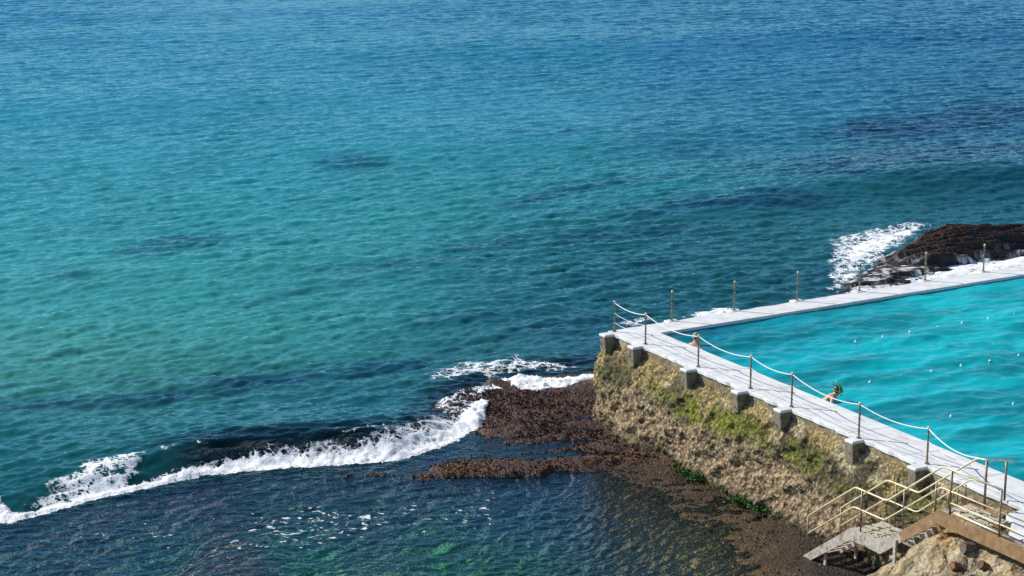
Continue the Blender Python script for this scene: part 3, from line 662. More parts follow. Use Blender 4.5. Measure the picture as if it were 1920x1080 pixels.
patch = np.exp(-((SS - 4.2) / 2.0) ** 2 - ((ZZ - 1.75 - .06 * SS + .4) / .55) ** 2); c = lay(c, sm(.25, .75, patch + (nB_ - .5) * .9) * .85, (0.060, 0.060, 0.048))
pale = sm(.60, .70, fbm(AL * 1.1 + 9, ZZ * 1.3, 4, 1)) * sm(1.5, 2.2, ZZ); c = lay(c, pale * .7, (0.48, 0.40, 0.26))
grn = sm(.44, .58, nA * 0.65 + nB_ * 0.35) * sm(0.75, 1.25, ZZ) * sm(2.85, 2.35, ZZ) * gzone
c = lay(c, grn * .9, (0.17, 0.175, 0.030))
lime = sm(.56, .66, nB_ * .6 + nA * .4) * sm(0.8, 1.3, ZZ) * sm(2.7, 2.2, ZZ) * gzone
c = lay(c, lime * .65, (0.24, 0.25, 0.035))
c = lay(c, low * .92, (0.43, 0.315, 0.195))
c = lay(c, low * sm(.46, .62, nC) * .8, (0.11, 0.08, 0.05))
c = lay(c, low * sm(.56, .7, fbm(AL * 1.2, ZZ * 1.2, 4, 5)) * .5, (0.22, 0.17, 0.09))
foot = sm(0.45, 0.08, ZZ + (nB_ - .5) * .5)
c = lay(c, foot * .9, (0.060, 0.050, 0.028))
wall = thing('sea_wall', (*C0, 0.0), 'mossy barnacled rock sea wall holding up the white pool walkway', 'wall')
off = np.array([*C0, 0.0])
def wchild(o): o.parent = wall; o.location = tuple(-off); return o
wchild(grid('rock_face', Xw, Yw, ZZ, M['wallrock'], None, {'col': rgba(*c)}, flip=True))
# grey band just under the walkway, with a thin ledge of pipe
bm = MB(); v = []; f = []
pp = [(C0 + U * 34, FO), (C0 + U * 0.05, FO), (C0, (FO + NO) / np.linalg.norm(FO + NO)), (C0 + V * .05, NO), (C0 + V * 34, NO)]
for i, (q, n_) in enumerate(pp):
    for z, tt in ((DECK - .13, -.05), (2.86, -.03), (2.86, -.4)): e = q + n_ * tt; v.append((e[0], e[1], z))
for i in range(len(pp) - 1):
    for j in range(2): a = i * 3 + j; f.append((a, a + 1, a + 4, a + 3))
bm.add(v, f); wchild(bm.build('concrete_band', M['drip']))
bm = MB(); bm.tube([L(s, 0.10 + 0.02 * math.sin(s), 2.66 + 0.02 * math.sin(3 * s)) for s in np.arange(11.2, 18.2, .3)], 0.022, 6); wchild(bm.build('pipe', M['stone'], smooth=True))

POSTS = [(1157, 620), (1212, 645), (1309, 688), (1409, 728), (1484, 763), (1610, 822), (1738, 870)]
near_s = [0.18] + [st(x, y, DECK)[0] for x, y in POSTS[1:]]
for i, s in enumerate(near_s):
    w, dep, h = 0.18, 0.42, 0.58
    if i == 0: s = 0.30
    bm = MB()
    def blk(z0, z1, w0, w1, d0, d1): bm.box8([L(s - w0, -0.12, z0), L(s + w0, -0.12, z0), L(s + w0, d0, z0), L(s - w0, d0, z0), L(s - w1, -0.12, z1), L(s + w1, -0.12, z1), L(s + w1, d1, z1), L(s - w1, d1, z1)])
    blk(DECK - h - .12 * (i % 2), DECK - 0.09, w, w, dep - 0.04, dep)
    b = bm.build('buttress', M['stone'], bevel=0.025); wchild(b)
    bm = MB(); blk(DECK - 0.09, DECK + 0.006, w + .015, w + .01, dep + .02, dep + .012)
    cp_ = bm.build('white_cap', M['white'], b, bevel=0.03)

# ------------------------------------------------------------------ posts and ropes
ORD = ['corner', 'first', 'second', 'third', 'fourth', 'fifth', 'sixth', 'seventh']
def make_post(loc, label, group, h=1.07):
    t_ = thing('post', loc, label, 'post', group)
    m1 = MB(); m1.tube([(0, 0, 0.0), (0, 0, h)], 0.030, 10); m1.build('pole', M['post'], t_, smooth=False)
    m2 = MB(); m2.ball((0, 0, h + .012), 0.044, 10, 6, (1, 1, .8)); m2.build('cap', M['rail'], t_, smooth=True)
    m3 = MB(); m3.tube([(0, 0, 0.002), (0, 0, 0.03)], 0.07, 10); m3.build('base_plate', M['post'], t_)
    for z in (h - .03, h * .62, h * .30):
        m4 = MB(); m4.tube([(-.05, 0, z), (.05, 0, z)], 0.012, 6); m4.build('rope_eye', M['rail'], t_)
    return t_
proto = make_post((0, 0, 0), 'x', 'steel posts along the near walkway edge')
def copy_thing(o, loc, label, group, rz=0.0):
    c_ = o.copy(); COL.objects.link(c_); c_.location = loc; c_.rotation_euler = (0, 0, rz); c_['label'] = label; c_['group'] = group
    for ch in o.children:
        d = ch.copy(); COL.objects.link(d); d.parent = c_
        for g_ in ch.children:
            e = g_.copy(); COL.objects.link(e); e.parent = d
    return c_
near_p = []
for i, (s, (x, y)) in enumerate(zip(near_s, POSTS)):
    tt = st(x, y, DECK)[1] if i else -0.16
    p = L(s, tt if i == 0 else max(min(tt, 0.12), -0.2), DECK + 0.006)
    lab = ('weathered steel post at the outer corner of the walkway, above the dark end block' if i == 0 else
           'steel post on near walkway edge, %s along from corner post%s' % (ORD[i], {2: ', before the grey-haired swimmer', 4: ', left of snorkelling swimmer', 5: ', right of snorkelling swimmer', 6: ', last before stairs'}.get(i, '')))
    if i == 0: proto.location = p; proto['label'] = lab; proto.rotation_euler = (0, 0, math.atan2(V[1], V[0])); o = proto
    else: o = copy_thing(proto, p, lab, 'steel posts along the near walkway edge', math.atan2(V[1], V[0]))
    near_p.append(p)
FP = [(1257, 601), (1380, 584), (1494, 564), (1616, 548), (1730, 525), (1848, 511)]
for i, (x, y) in enumerate(FP):
    p = at(x, y, DECK)
    rel = p[:2] - C0; d = rel.dot(U); q = C0 + U * d + FO * (0.03 if i in (1, 2, 4) else -0.02)
    lab = 'bare post on far walkway edge, ' + ['nearest the outer corner', 'second from the corner, beside the small patch of foam', 'third from the corner, against open water', 'fourth from the corner, in front of the outcrop tip', 'fifth from the corner, before the middle of the outcrop', 'rightmost of the row'][i]
    lab = lab.replace('rightmost, tallest-standing', 'rightmost of the row,')
    o = copy_thing(proto, (q[0], q[1], DECK + .02), lab, 'bare posts along the far walkway edge', math.atan2(U[1], U[0]))
    mb = MB(); e1, e2 = U * .22, FO
    def Q(a, b, z): w_ = q + U * a + FO * b; return (w_[0] - q[0], w_[1] - q[1], z)
    a_ = math.atan2(U[1], U[0])
    mb.box8([(-.25, -.16, -.16), (.25, -.16, -.16), (.25, .20, -.16), (-.25, .20, -.16), (-.22, -.14, 0.004), (.22, -.14, 0.004), (.22, .18, 0.004), (-.22, .18, 0.004)])
    mb.build('plinth', M['white'], o, bevel=0.02)
def rope(a, b, sag, r, name, label, group, links=True):
    n = 56; pts = []; rs = []
    for k in range(n + 1):
        u = k / n; p = np.array(a) * (1 - u) + np.array(b) * u; p[2] -= sag * 4 * u * (1 - u)
        pts.append(p); rs.append(r * (1.0 + (0.35 * (1 if k % 2 else -1) if links else 0)))
    mb = MB(); mb.tube(pts, rs, 7); o = mb.build(name, M['rope'], smooth=True, loc=tuple(a)); return tag(o, label, 'rope', group)
hs = [1.04, 1.07 * .62, 1.07 * .30]
RAILEND = L(20.2, 0.05, 4.42)
for i in range(len(near_p)):
    a = near_p[i]; last = i == len(near_p) - 1
    b = near_p[i + 1] if not last else L(20.0, 0.35, DECK)
    seg = 'between %s and %s' % ('corner post' if i == 0 else ORD[i] + ' post', ORD[i + 1] + ' post') if not last else 'from last post to bent stair rail'
    for j, hgt in enumerate(hs):
        A_ = (a[0], a[1], a[2] + hgt)
        B_ = (b[0], b[1], b[2] + hgt) if not last else (tuple(L(20.15, 0.98, 4.63)) if j == 0 else (b[0], b[1], b[2] + hgt))
        if last and j: B_ = tuple(L(19.9, 0.05, DECK + hgt))
        ln = np.linalg.norm(np.array(A_) - np.array(B_))
        rope(A_, B_, (0.055, 0.045, 0.035)[j] * ln, (0.0155, 0.009, 0.009)[j], 'rope', '%s white rope %s on near walkway' % (['thick sagging top', 'thin middle', 'thin lowest'][j], seg), 'ropes along the near walkway edge', j == 0)

# lane floats on the pool
LANES = [('far', [(1604, 640), (1655, 631), (1706, 622), (1758, 613), (1804, 605), (1853, 597), (1901, 590)]), ('middle', [(1631, 716), (1689, 706), (1746, 696), (1802, 685), (1856, 676), (1910, 666)]), ('near', [(1783, 780), (1845, 768), (1900, 757)])]
fl = None; FORD = ['first', 'second', 'third', 'fourth', 'fifth', 'sixth', 'seventh']
for ln, pts in LANES:
    for i, (x, y) in enumerate(pts):
        p = at(x, y, PW + .02); lab = 'white float on the turquoise pool, %s from left in the %s float line' % (FORD[i], ln)
        if fl is None:
            mb = MB(); mb.ball((0, 0, -.01), 0.044, 12, 8, (1, 1, .85)); fl = mb.build('lane_float', M['float'], smooth=True); fl.location = p; tag(fl, lab, 'float', 'floats marking the pool lanes')
            mb = MB(); mb.tube([(0, 0, .035), (0, 0, .062)], .014, 8); mb.build('knob', M['float'], fl)
        else: copy_thing(fl, p, lab, 'floats marking the pool lanes')
    p0, p1 = at(*pts[0], PW), at(*pts[-1], PW); d = (p1 - p0) / np.linalg.norm(p1 - p0)
    mb = MB(); mb.tube([p0 - d * 3.0 - np.array([0, 0, .10]), p1 + d * 6 - np.array([0, 0, .10])], 0.006, 5); tag(mb.build('lane_rope', M['rope']), 'thin submerged rope joining the %s line of pool floats' % ln, 'rope', 'lane ropes in the pool')

# ------------------------------------------------------------------ the stairs
TN, TF = 2.10, 1.02
stair = thing('staircase', L(14.4, 1.5, 0.0), 'steel staircase with pale handrails climbing from the rocks to the white walkway', 'staircase')
soff = L(14.4, 1.5, 0.0)
def sch(o, parent=None):
    o.parent = parent or stair
    if parent is None: o.location = tuple(-soff)
    return o
PROF = [(14.30, 0.14), (16.40, 1.65), (17.70, 1.67), (19.95, 3.31), (30.0, 3.31)]
def beam(a, b, t_, dep, w, name, m_):
    mb = MB(); (s0, z0), (s1, z1) = a, b
    mb.box8([L(s0, t_ - w, z0 - dep), L(s1, t_ - w, z1 - dep), L(s1, t_ + w, z1 - dep), L(s0, t_ + w, z0 - dep), L(s0, t_ - w, z0), L(s1, t_ - w, z1), L(s1, t_ + w, z1), L(s0, t_ + w, z0)])
    o = mb.build(name, m_, bevel=0.006); sch(o); return o
for t_ in (TN, TF):
    w = 0.035
    def bent(pf, m_, label=None):
        mb = MB(); n = len(pf); v = []
        for s_, z_, d_ in pf:
            for dt in (-w, w):
                v += [L(s_, t_ + dt, z_), L(s_, t_ + dt, z_ - d_)]
        f = []
        for i in range(n - 1):
            a, b = 4 * i, 4 * i + 4
            f += [(a, b, b + 1, a + 1), (a + 2, a + 3, b + 3, b + 2), (a, a + 2, b + 2, b), (a + 1, b + 1, b + 3, a + 3)]
        f += [(0, 1, 3, 2), (4 * n - 4, 4 * n - 2, 4 * n - 1, 4 * n - 3)]
        mb.add(v, f); o = sch(mb.build('stringer', m_, bevel=.006))
        if label: o['label'] = label
    bent([(14.30, 0.12, .28), (16.40, 1.65, .36), (17.70, 1.66, .36), (18.55, 2.29, .36)], M['galv'], 'grey galvanised lower stringer')
    bent([(18.55, 2.288, .359), (19.95, 3.31, .40), (30.0, 3.31, .40)] if t_ == TN else [(18.55, 2.288, .359), (19.95, 3.31, .38), (21.2, 3.31, .38)], M['tan'], 'tan rusting upper stringer')
def treads(s0, z0, s1, z1, n):
    for k in range(n):
        u = (k + .5) / n; s_ = s0 + (s1 - s0) * u; z_ = z0 + (z1 - z0) * u - 0.06
        mb = MB()
        for j in range(4):
            a = s_ - 0.12 + j * 0.065
            mb.box8([L(a, TF + .04, z_ - .03), L(a + .042, TF + .04, z_ - .03), L(a + .042, TN - .04, z_ - .03), L(a, TN - .04, z_ - .03), L(a, TF + .04, z_), L(a + .042, TF + .04, z_), L(a + .042, TN - .04, z_), L(a, TN - .04, z_)])
        sch(mb.build('tread', M['grating']))
treads(14.35, .14, 16.40, 1.65, 8); treads(17.72, 1.67, 19.95, 3.31, 9)
def grat(name, s0, s1, t0_, t1, z, step, m_, dash=True):
    mb = MB(); k = 0; t_ = t0_
    while t_ < t1 - .02:
        a = s0
        while a < s1 - .03:
            e = min(a + (0.42 if dash else 9), s1)
            mb.box8([L(a, t_, z - .03), L(e, t_, z - .03), L(e, t_ + step * .42, z - .03), L(a, t_ + step * .42, z - .03), L(a, t_, z), L(e, t_, z), L(e, t_ + step * .42, z), L(a, t_ + step * .42, z)])
            a = e + (0.05 if dash else 9)
        t_ += step
    s_ = s0 + .3
    while s_ < s1:
        mb.box8([L(s_ - .012, t0_, z - .06), L(s_ + .012, t0_, z - .06), L(s_ + .012, t1, z - .06), L(s_ - .012, t1, z - .06), L(s_ - .012, t0_, z - .031), L(s_ + .012, t0_, z - .031), L(s_ + .012, t1, z - .031), L(s_ - .012, t1, z - .031)]); s_ += .35
    return sch(mb.build(name, m_))
grat('landing_grating', 16.42, 17.70, TF + .05, TN - .05, 1.64, 0.13, M['grating'])
grat('platform_grating', 19.97, 21.5, TF + .05, TN - .05, 3.29, 0.13, M['grating'])
grat('mesh_strip', 21.5, 30.0, 1.74, TN - .05, 3.28, 0.05, M['galv'])
def rail(name, pts, r, m_, n=8, loops=True):
    q = [L(*p) for p in pts]; out_ = []
    for i, p in enumerate(q):                                         # round the bends
        if 0 < i < len(q) - 1:
            a = q[i - 1] - p; b = q[i + 1] - p; la, lb = np.linalg.norm(a), np.linalg.norm(b); rr = min(.12, la * .4, lb * .4)
            p0, p1 = p + a / la * rr, p + b / lb * rr
            for u in (0, .33, .67, 1): out_.append(p0 * (1 - u) ** 2 + 2 * p * u * (1 - u) + p1 * u * u)
        else: out_.append(p)
    mb = MB(); mb.tube(out_, r, n); return sch(mb.build(name, m_, smooth=True))
def vert(s_, t_, z0, z1, r=0.026): 
    mb = MB(); mb.tube([L(s_, t_, z0), L(s_, t_, z1)], r, 8); return sch(mb.build('baluster', M['post'], smooth=True))
H1 = 1.23; H2 = .66
rail('handrail', [(14.42, TN, 1.37), (16.48, TN, 2.88), (17.85, TN, 2.90), (20.02, TN, 4.54), (22.25, TN, 4.58)], .028, M['rail'])
rail('middle_rail', [(14.42, TN, .83), (16.44, TN, 2.29), (17.78, TN, 2.32), (19.98, TN, 3.95), (23.2, TN, 3.99)], .022, M['rail'])
rail('lower_rail', [(20.4, TN, 3.64), (26, TN, 3.66)], .024, M['rail'])
rail('toe_board', [(20.4, TN - .06, 3.37), (22.6, TN - .06, 3.37)], .035, M['rail'])
vert(14.42, TN, .18, 1.37); vert(16.78, TN, 1.62, 2.89); vert(18.55, TN, 2.25, 3.42); vert(19.80, TN, 3.18, 3.90); vert(20.38, TN, 3.3, 4.54, .034); vert(22.25, TN, 3.3, 4.58, .030)
rail('handrail', [(14.55, TF, 1.46), (16.56, TF, 2.93), (17.90, TF, 2.96), (20.15, TF, 4.63), (20.50, TF, 4.67), (20.45, .55, 4.60), (20.25, .05, 4.42), (20.25, -.2, 4.40)], .028, M['rail'])
rail('middle_rail', [(14.55, TF, .90), (16.52, TF, 2.35), (17.86, TF, 2.38), (19.95, TF, 3.98), (20.45, TF, 4.02)], .022, M['rail'])
vert(14.57, TF, .25, 1.46); vert(16.95, TF, 1.62, 2.94); vert(18.6, TF, 2.25, 3.48); vert(20.5, TF, 3.3, 4.66, .034); vert(20.22, .05, 3.3, 4.44, .032)
for s_ in (19.1, 19.45, 19.75): vert(s_, TF, 2.7 + (s_ - 19.1) * .73, 3.55 + (s_ - 19.45) * .73, .022)
def leg(s_, t_, z0, z1, w=.05, name='support_leg'):
    mb = MB(); mb.box8([L(s_ - w, t_ - w * .6, z0), L(s_ + w, t_ - w * .6, z0), L(s_ + w, t_ + w * .6, z0), L(s_ - w, t_ + w * .6, z0), L(s_ - w, t_ - w * .6, z1), L(s_ + w, t_ - w * .6, z1), L(s_ + w, t_ + w * .6, z1), L(s_ - w, t_ + w * .6, z1)])
    return sch(mb.build(name, M['galv'], bevel=.005))
leg(15.15, TN - .10, -.5, .48); leg(18.35, TN + .07, .8, 1.95); leg(18.0, TF - .07, -.1, 1.62, .09); leg(15.2, TF - .1, -.5, .45); 

# ------------------------------------------------------------------ boulder under the stairs
gs, gt = np.meshgrid(np.arange(14, 33, .05), np.arange(-.2, 8.5, .05), indexing='ij')
z0_ = np.interp(gs, [16.2, 17.0, 18.0, 19.0, 19.9, 22, 30], [-.3, .25, 1.05, 1.85, 2.55, 2.72, 2.75])
Hh = z0_ - 0.62 * np.maximum(gt - 2.15, 0) - .10 * np.maximum(gt - 4, 0) ** 2
ed = np.minimum(gs - np.interp(gt, [0, 1.5, 2.2, 4, 8], [18.6, 17.6, 16.9, 16.7, 17.6]), gt - 1.25)
wob = fbm(gs * 1.2, gt * 1.2, 4, 2) - .5
e2 = ed + wob * .5
Hh = -0.5 + (Hh + 0.5) * sm(-.12, .35, e2)
Hh = Hh + (ridge(gs * .9, gt * .7, 4, 4) - .62) * .5 * sm(0, .6, e2) + (fbm(gs * 4, gt * 4, 4, 1) - .5) * .16 + (fbm(gs * 11, gt * 11, 3, 5) - .5) * .05
for (a0, sl_, w_) in ((20.6, .5, .06), (22.3, -.2, .08), (21.4, .9, .05)): Hh = Hh - .16 * np.exp(-((gs - a0 - sl_ * (gt - 2.5) + wob * .9) / w_) ** 2) * sm(2.0, 2.6, gt)
Hh = Hh + .14 * (sm(.1, .5, ((gt * .8 + gs * .3 + wob * .8) / .7) % 1.0) - .5) * sm(2.2, 2.8, gt)
crack = np.exp(-((gs - 18.9 - .35 * (gt - 2) + wob * .5) / .07) ** 2) * sm(1.6, 2.2, gt); Hh -= .25 * crack
und = np.interp(gs, [14, 16.4, 17.7, 19.95, 33], [-.4, 1.0, 1.1, 2.72, 2.84]); Hh = np.where(gt < 2.3, np.minimum(Hh, und), Hh)
bx = C0[0] + V[0] * gs + NO[0] * gt; by = C0[1] + V[1] * gs + NO[1] * gt
n1 = fbm(gs * 1.1, gt * 1.1, 5, 0); n2 = fbm(gs * 5, gt * 5, 4, 3)
c = [np.full(gs.shape, v) for v in (.42, .325, .19)]
c = lay(c, sm(.46, .6, n1), (.27, .22, .13)); c = lay(c, sm(.55, .7, n2) * .8, (.17, .14, .085)); c = lay(c, sm(.56, .68, fbm(gs * 1.8, gt * 1.8, 4, 1)) * .7, (.44, .37, .26))
s_, t_ = st(1806, 1066, 1.6); c = lay(c, sm(.8, .1, np.hypot((gs - s_) * 1.0, (gt - t_ - .15) * .8) + (n2 - .5) * .8) * .8, (.42, .19, .045))
wet = sm(.55, .1, Hh); c = lay(c, wet * .9, (.05, .04, .028))
boul = grid('boulder', bx, by, Hh, M['boulder'], None, {'col': rgba(*c)}, flip=True)
tag(boul, 'cracked tan sandstone boulder with rusty pipe stubs beneath the stair platform', 'rock')
def boul_z(x, y):
    best = None
    for z in np.arange(-.4, 3.0, .02):
        s_, t_ = st(x, y, z)
        if 14 < s_ < 33 and -.2 < t_ < 8.5:
            e = abs(Hh[np.argmin(abs(gs[:, 0] - s_)), np.argmin(abs(gt[0] - t_))] - z) - .08 * t_
            if best is None or e < best[0]: best = (e, s_, t_, z)
    return best[1:]
def pipe(x, y, r, ln, tilt, label, m_, ring=True):
    s_, t_, z = boul_z(x, y); c_ = L(s_, t_, z)
    d = -V * .1 + NO * 1.0; d3 = np.array([d[0], d[1], tilt]); d3 /= np.linalg.norm(d3)
    e0, e1 = c_ - d3 * ln * .5 + np.array([0, 0, r * .7]), c_ + d3 * ln * .5 + np.array([0, 0, r * .7])
    mb = MB(); mb.tube([e0, e1, e1 - d3 * .002, e0 + d3 * .02], [r, r, r * .78, r * .78], 14, cap=False)
    mb.tube([e0 + d3 * .03, e0 + d3 * .031], r * .76, 12)
    o = mb.build('pipe', m_, loc=tuple(c_)); tag(o, label, 'pipe', 'pipe stubs in the boulder')
    mb = MB(); mb.tube([e1 - d3 * .08, e1 - d3 * .02], r * 1.08, 14, cap=False); k_ = mb.build('collar', m_, o); k_.location = tuple(-c_); k_.matrix_parent_inverse.identity()
    return o
pipe(1815, 1034, .145, .34, .15, 'grey crusted pipe stub with dark open mouth sticking out of the boulder', M['pipe'])
pipe(1792, 1067, .11, .24, .3, 'small rusty pipe stub beside the orange rust stain on the boulder', M['rust'])
pipe(1845, 1068, .12, .3, .6, 'brown rusted pipe stub standing at the bottom edge of the boulder', M['rust'])

# ------------------------------------------------------------------ dark layered outcrop beyond the far walkway
OC = W2([(1575, 545), (1602, 520), (1642, 492), (1690, 468), (1740, 452), (1800, 446), (1870, 445), (1960, 450), (2150, 440), (2250, 470), (2150, 492), (1930, 486), (1850, 494), (1780, 508), (1700, 522), (1640, 540)])
x0, y0 = min(a for a, _ in OC) - 2, min(b for _, b in OC) - 2; x1, y1 = max(a for a, _ in OC) + 2, max(b for _, b in OC) + 2
ox, oy = np.meshgrid(np.arange(x0, x1, .07), np.arange(y0, y1, .07), indexing='ij')
d = poly_sd(OC, ox, oy); wob = fbm(ox * .8, oy * .8, 4, 2) - .5
nrm_back = np.array([-0.25, 0.97]); dd = d + wob * .7
al = (ox - OC[0][0]) * .93 + (oy - OC[0][1]) * .37                          # along the outcrop
ac = -(ox - OC[0][0]) * .37 + (oy - OC[0][1]) * .93                          # across, away from viewer
top = np.interp(al, [0, 1.5, 4, 6, 8, 10, 14, 20], [.10, .22, .42, .62, .80, .90, .88, .7])
h = top * sm(0, 1.4, dd)
bandc = ac * 1.0 + al * .06 + wob * .22
stp = bandc / .40; fr_ = stp - np.floor(stp)
acx = np.interp(al, [0, 10, 20], [2, 4.5, 5])
ramp_ = np.clip((ac + .5) / acx, 0, 1)
h = h * (0.25 + 0.75 * ramp_)
h = h + (sm(0.0, .30, fr_) * (1 - .7 * sm(.3, 1.0, fr_)) - .5) * .40 * (.35 + 1.1 * fbm(al * .45, ac * .6, 3, 3)) * sm(0, .6, dd) + (vnoise(np.floor(stp) * 7.3, al * .5, 2) - .5) * .26 * sm(0, .6, dd)
h = h + (ridge(al * 1.2, ac * 3, 4, 1) - .6) * .16 * sm(0, .4, dd) + (fbm(ox * 6, oy * 6, 3, 3) - .5) * .08
gl_, _ = line_sd(W2([(1590, 512), (1660, 500), (1750, 503), (1850, 497), (1990, 486)]), ox, oy); h = h * (1 - .98 * np.exp(-((gl_ + wob * .3) / .22) ** 2)); h = np.where(gl_ < 0, np.minimum(h, .17 + .30 * wob), h)
h = np.where(dd < 0, -.6 * sm(0, -.8, dd), h) - .03
n1 = fbm(al * .5, bandc * 2.2, 4, 4)
c = [np.full(ox.shape, v) for v in (.026, .017, .016)]
c = lay(c, sm(.48, .62, n1), (.058, .034, .021)); c = lay(c, sm(.25, .05, fr_) * .7, (.016, .012, .012)); c = lay(c, sm(.58, .7, fbm(ox * 1.5, oy * 1.5, 4, 0)) * .5, (.065, .042, .030)); c = lay(c, sm(.35, .05, h) * .6, (.03, .022, .03))
c = lay(c, sm(.46, .56, fbm(al * .8, bandc * 3.0, 5, 2)) * sm(.55, .15, h) * sm(.35, .6, fbm(ox * 3, oy * 3, 3, 1)) * .85, (.75, .76, .77))
tag(grid('rock_outcrop', ox, oy, h, M['outcrop'], None, {'col': rgba(*c)}, flip=True), 'dark brown layered rock outcrop in white surf behind the far walkway', 'rock')

# ------------------------------------------------------------------ seaweed on the reef, sea lettuce at the foot of the wall
def leaves(name, pts, size, cols, m_, up=.7):
    n = len(pts); P_ = np.array(pts); a = rng.random(n) * 6.283; sz = size * (0.5 + rng.random(n)); lean = rng.random(n) * 1.1
    dx, dy = np.cos(a), np.sin(a); w = sz * .32
    tip = np.stack([P_[:, 0] + dx * sz * np.sin(lean), P_[:, 1] + dy * sz * np.sin(lean), P_[:, 2] + sz * np.cos(lean) * up + .01], -1)
    mid_ = (P_ + tip) / 2 + np.stack([dx * 0, dy * 0, sz * .15], -1)
    l_ = mid_ + np.stack([-dy * w, dx * w, 0 * w], -1); r_ = mid_ + np.stack([dy * w, -dx * w, 0 * w], -1)
    v = np.stack([P_, r_, tip, l_], 1).reshape(-1, 3).astype(np.float32)
    me = bpy.data.meshes.new(name); me.vertices.add(4 * n); me.vertices.foreach_set('co', v.ravel()); me.loops.add(4 * n); me.loops.foreach_set('vertex_index', np.arange(4 * n, dtype=np.int32))
    me.polygons.add(n); me.polygons.foreach_set('loop_start', np.arange(0, 4 * n, 4, dtype=np.int32)); me.polygons.foreach_set('loop_total', np.full(n, 4, np.int32)); me.update(calc_edges=True)
    A_ = me.attributes.new('col', 'FLOAT_COLOR', 'POINT'); A_.data.foreach_set('color', np.repeat(cols, 4, 0).astype(np.float32).ravel())
    o = link(name, me, m_); tag(o, kind='stuff'); return o
M['weed'] = rock_mat('wet_seaweed', 0.7, 20.0, 0.3, 0.2, 0.01, 0, 10, 0.2)
sx_, sy_ = rng.uniform(-12, 12, 90000), rng.uniform(50, 72, 90000)
Tz, _, sdz, pz = shore(sx_, sy_)
flat = (1 - sm(-.12, 0.02, -Tz)) * 0.35
dens_ = np.where(Tz > -.02, pz * (0.25 + 0.75 * sm(.46, .6, fbm(sx_ * .9, sy_ * 1.4, 4, 3))) + (1 - pz) * .10, 0) * (sdz < 1.5)
qs = np.stack([(sx_ - C0[0]) * V[0] + (sy_ - C0[1]) * V[1], (sx_ - C0[0]) * NO[0] + (sy_ - C0[1]) * NO[1]])
keep = (rng.random(sx_.size) < dens_) & ~((qs[0] > -.5) & (qs[1] < .8))
sx_, sy_, Tz, pz = sx_[keep], sy_[keep], Tz[keep], pz[keep]
u = rng.random(sx_.size); mixg = sm(.44, .60, fbm(sx_ * .28 + 5, sy_ * .4, 4, 1)) * .9
cr = (.075 * (1 - mixg) + .17 * mixg) * (.4 + u); cg = (.033 * (1 - mixg) + .08 * mixg) * (.4 + u); cb = (.021 * (1 - mixg) + .025 * mixg) * (.4 + u)
fl_ = (1 - pz); cr, cg, cb = cr * (1 - fl_) + .12 * (.4 + u) * fl_, cg * (1 - fl_) + .075 * (.4 + u) * fl_, cb * (1 - fl_) + .035 * (.4 + u) * fl_
tag(leaves('seaweed', np.stack([sx_, sy_, Tz - .02], -1), .10, rgba(cr, cg, cb), M['weed']), 'red-brown and ginger seaweed tufts covering the reef', 'seaweed')
pts = []; cl = []
for _ in range(2800):
    s_ = random.uniform(5.6, 11.6); dens0 = 1.0 if (6.3 < s_ < 7.5 or 9.3 < s_ < 10.9) else .22; dens0 *= .25 + .75 * (math.sin(s_ * 9.1) + math.sin(s_ * 5.3 + 1) > .1)
    if random.random() > dens0: continue
    t_ = 0.95 + random.gauss(0, .14) + .1 * math.sin(s_ * 2.1); z = 0.10 + .16 * max(0, 1.1 - t_) + random.uniform(-.03, .05)
    p = L(s_, t_, z); pts.append(p); q_ = random.uniform(.35, 1.3); cl.append((.045 * q_, .13 * q_, .022 * q_, 1))
tag(leaves('sea_lettuce', pts, .10, np.array(cl), M['weed']), 'bright green sea lettuce along the foot of the sea wall', 'seaweed')
p = at(1198, 822, .25); mb = MB(); mb.tube([p + np.array([-.12, .1, .05]), p + np.array([.02, -.02, .07]), p + np.array([.16, -.14, .05])], [.04, .05, .03], 7)
tag(mb.build('driftwood', M['rail'], smooth=True, loc=tuple(p)), 'short pale stick of driftwood lying on the reef beside the wall', 'stick')

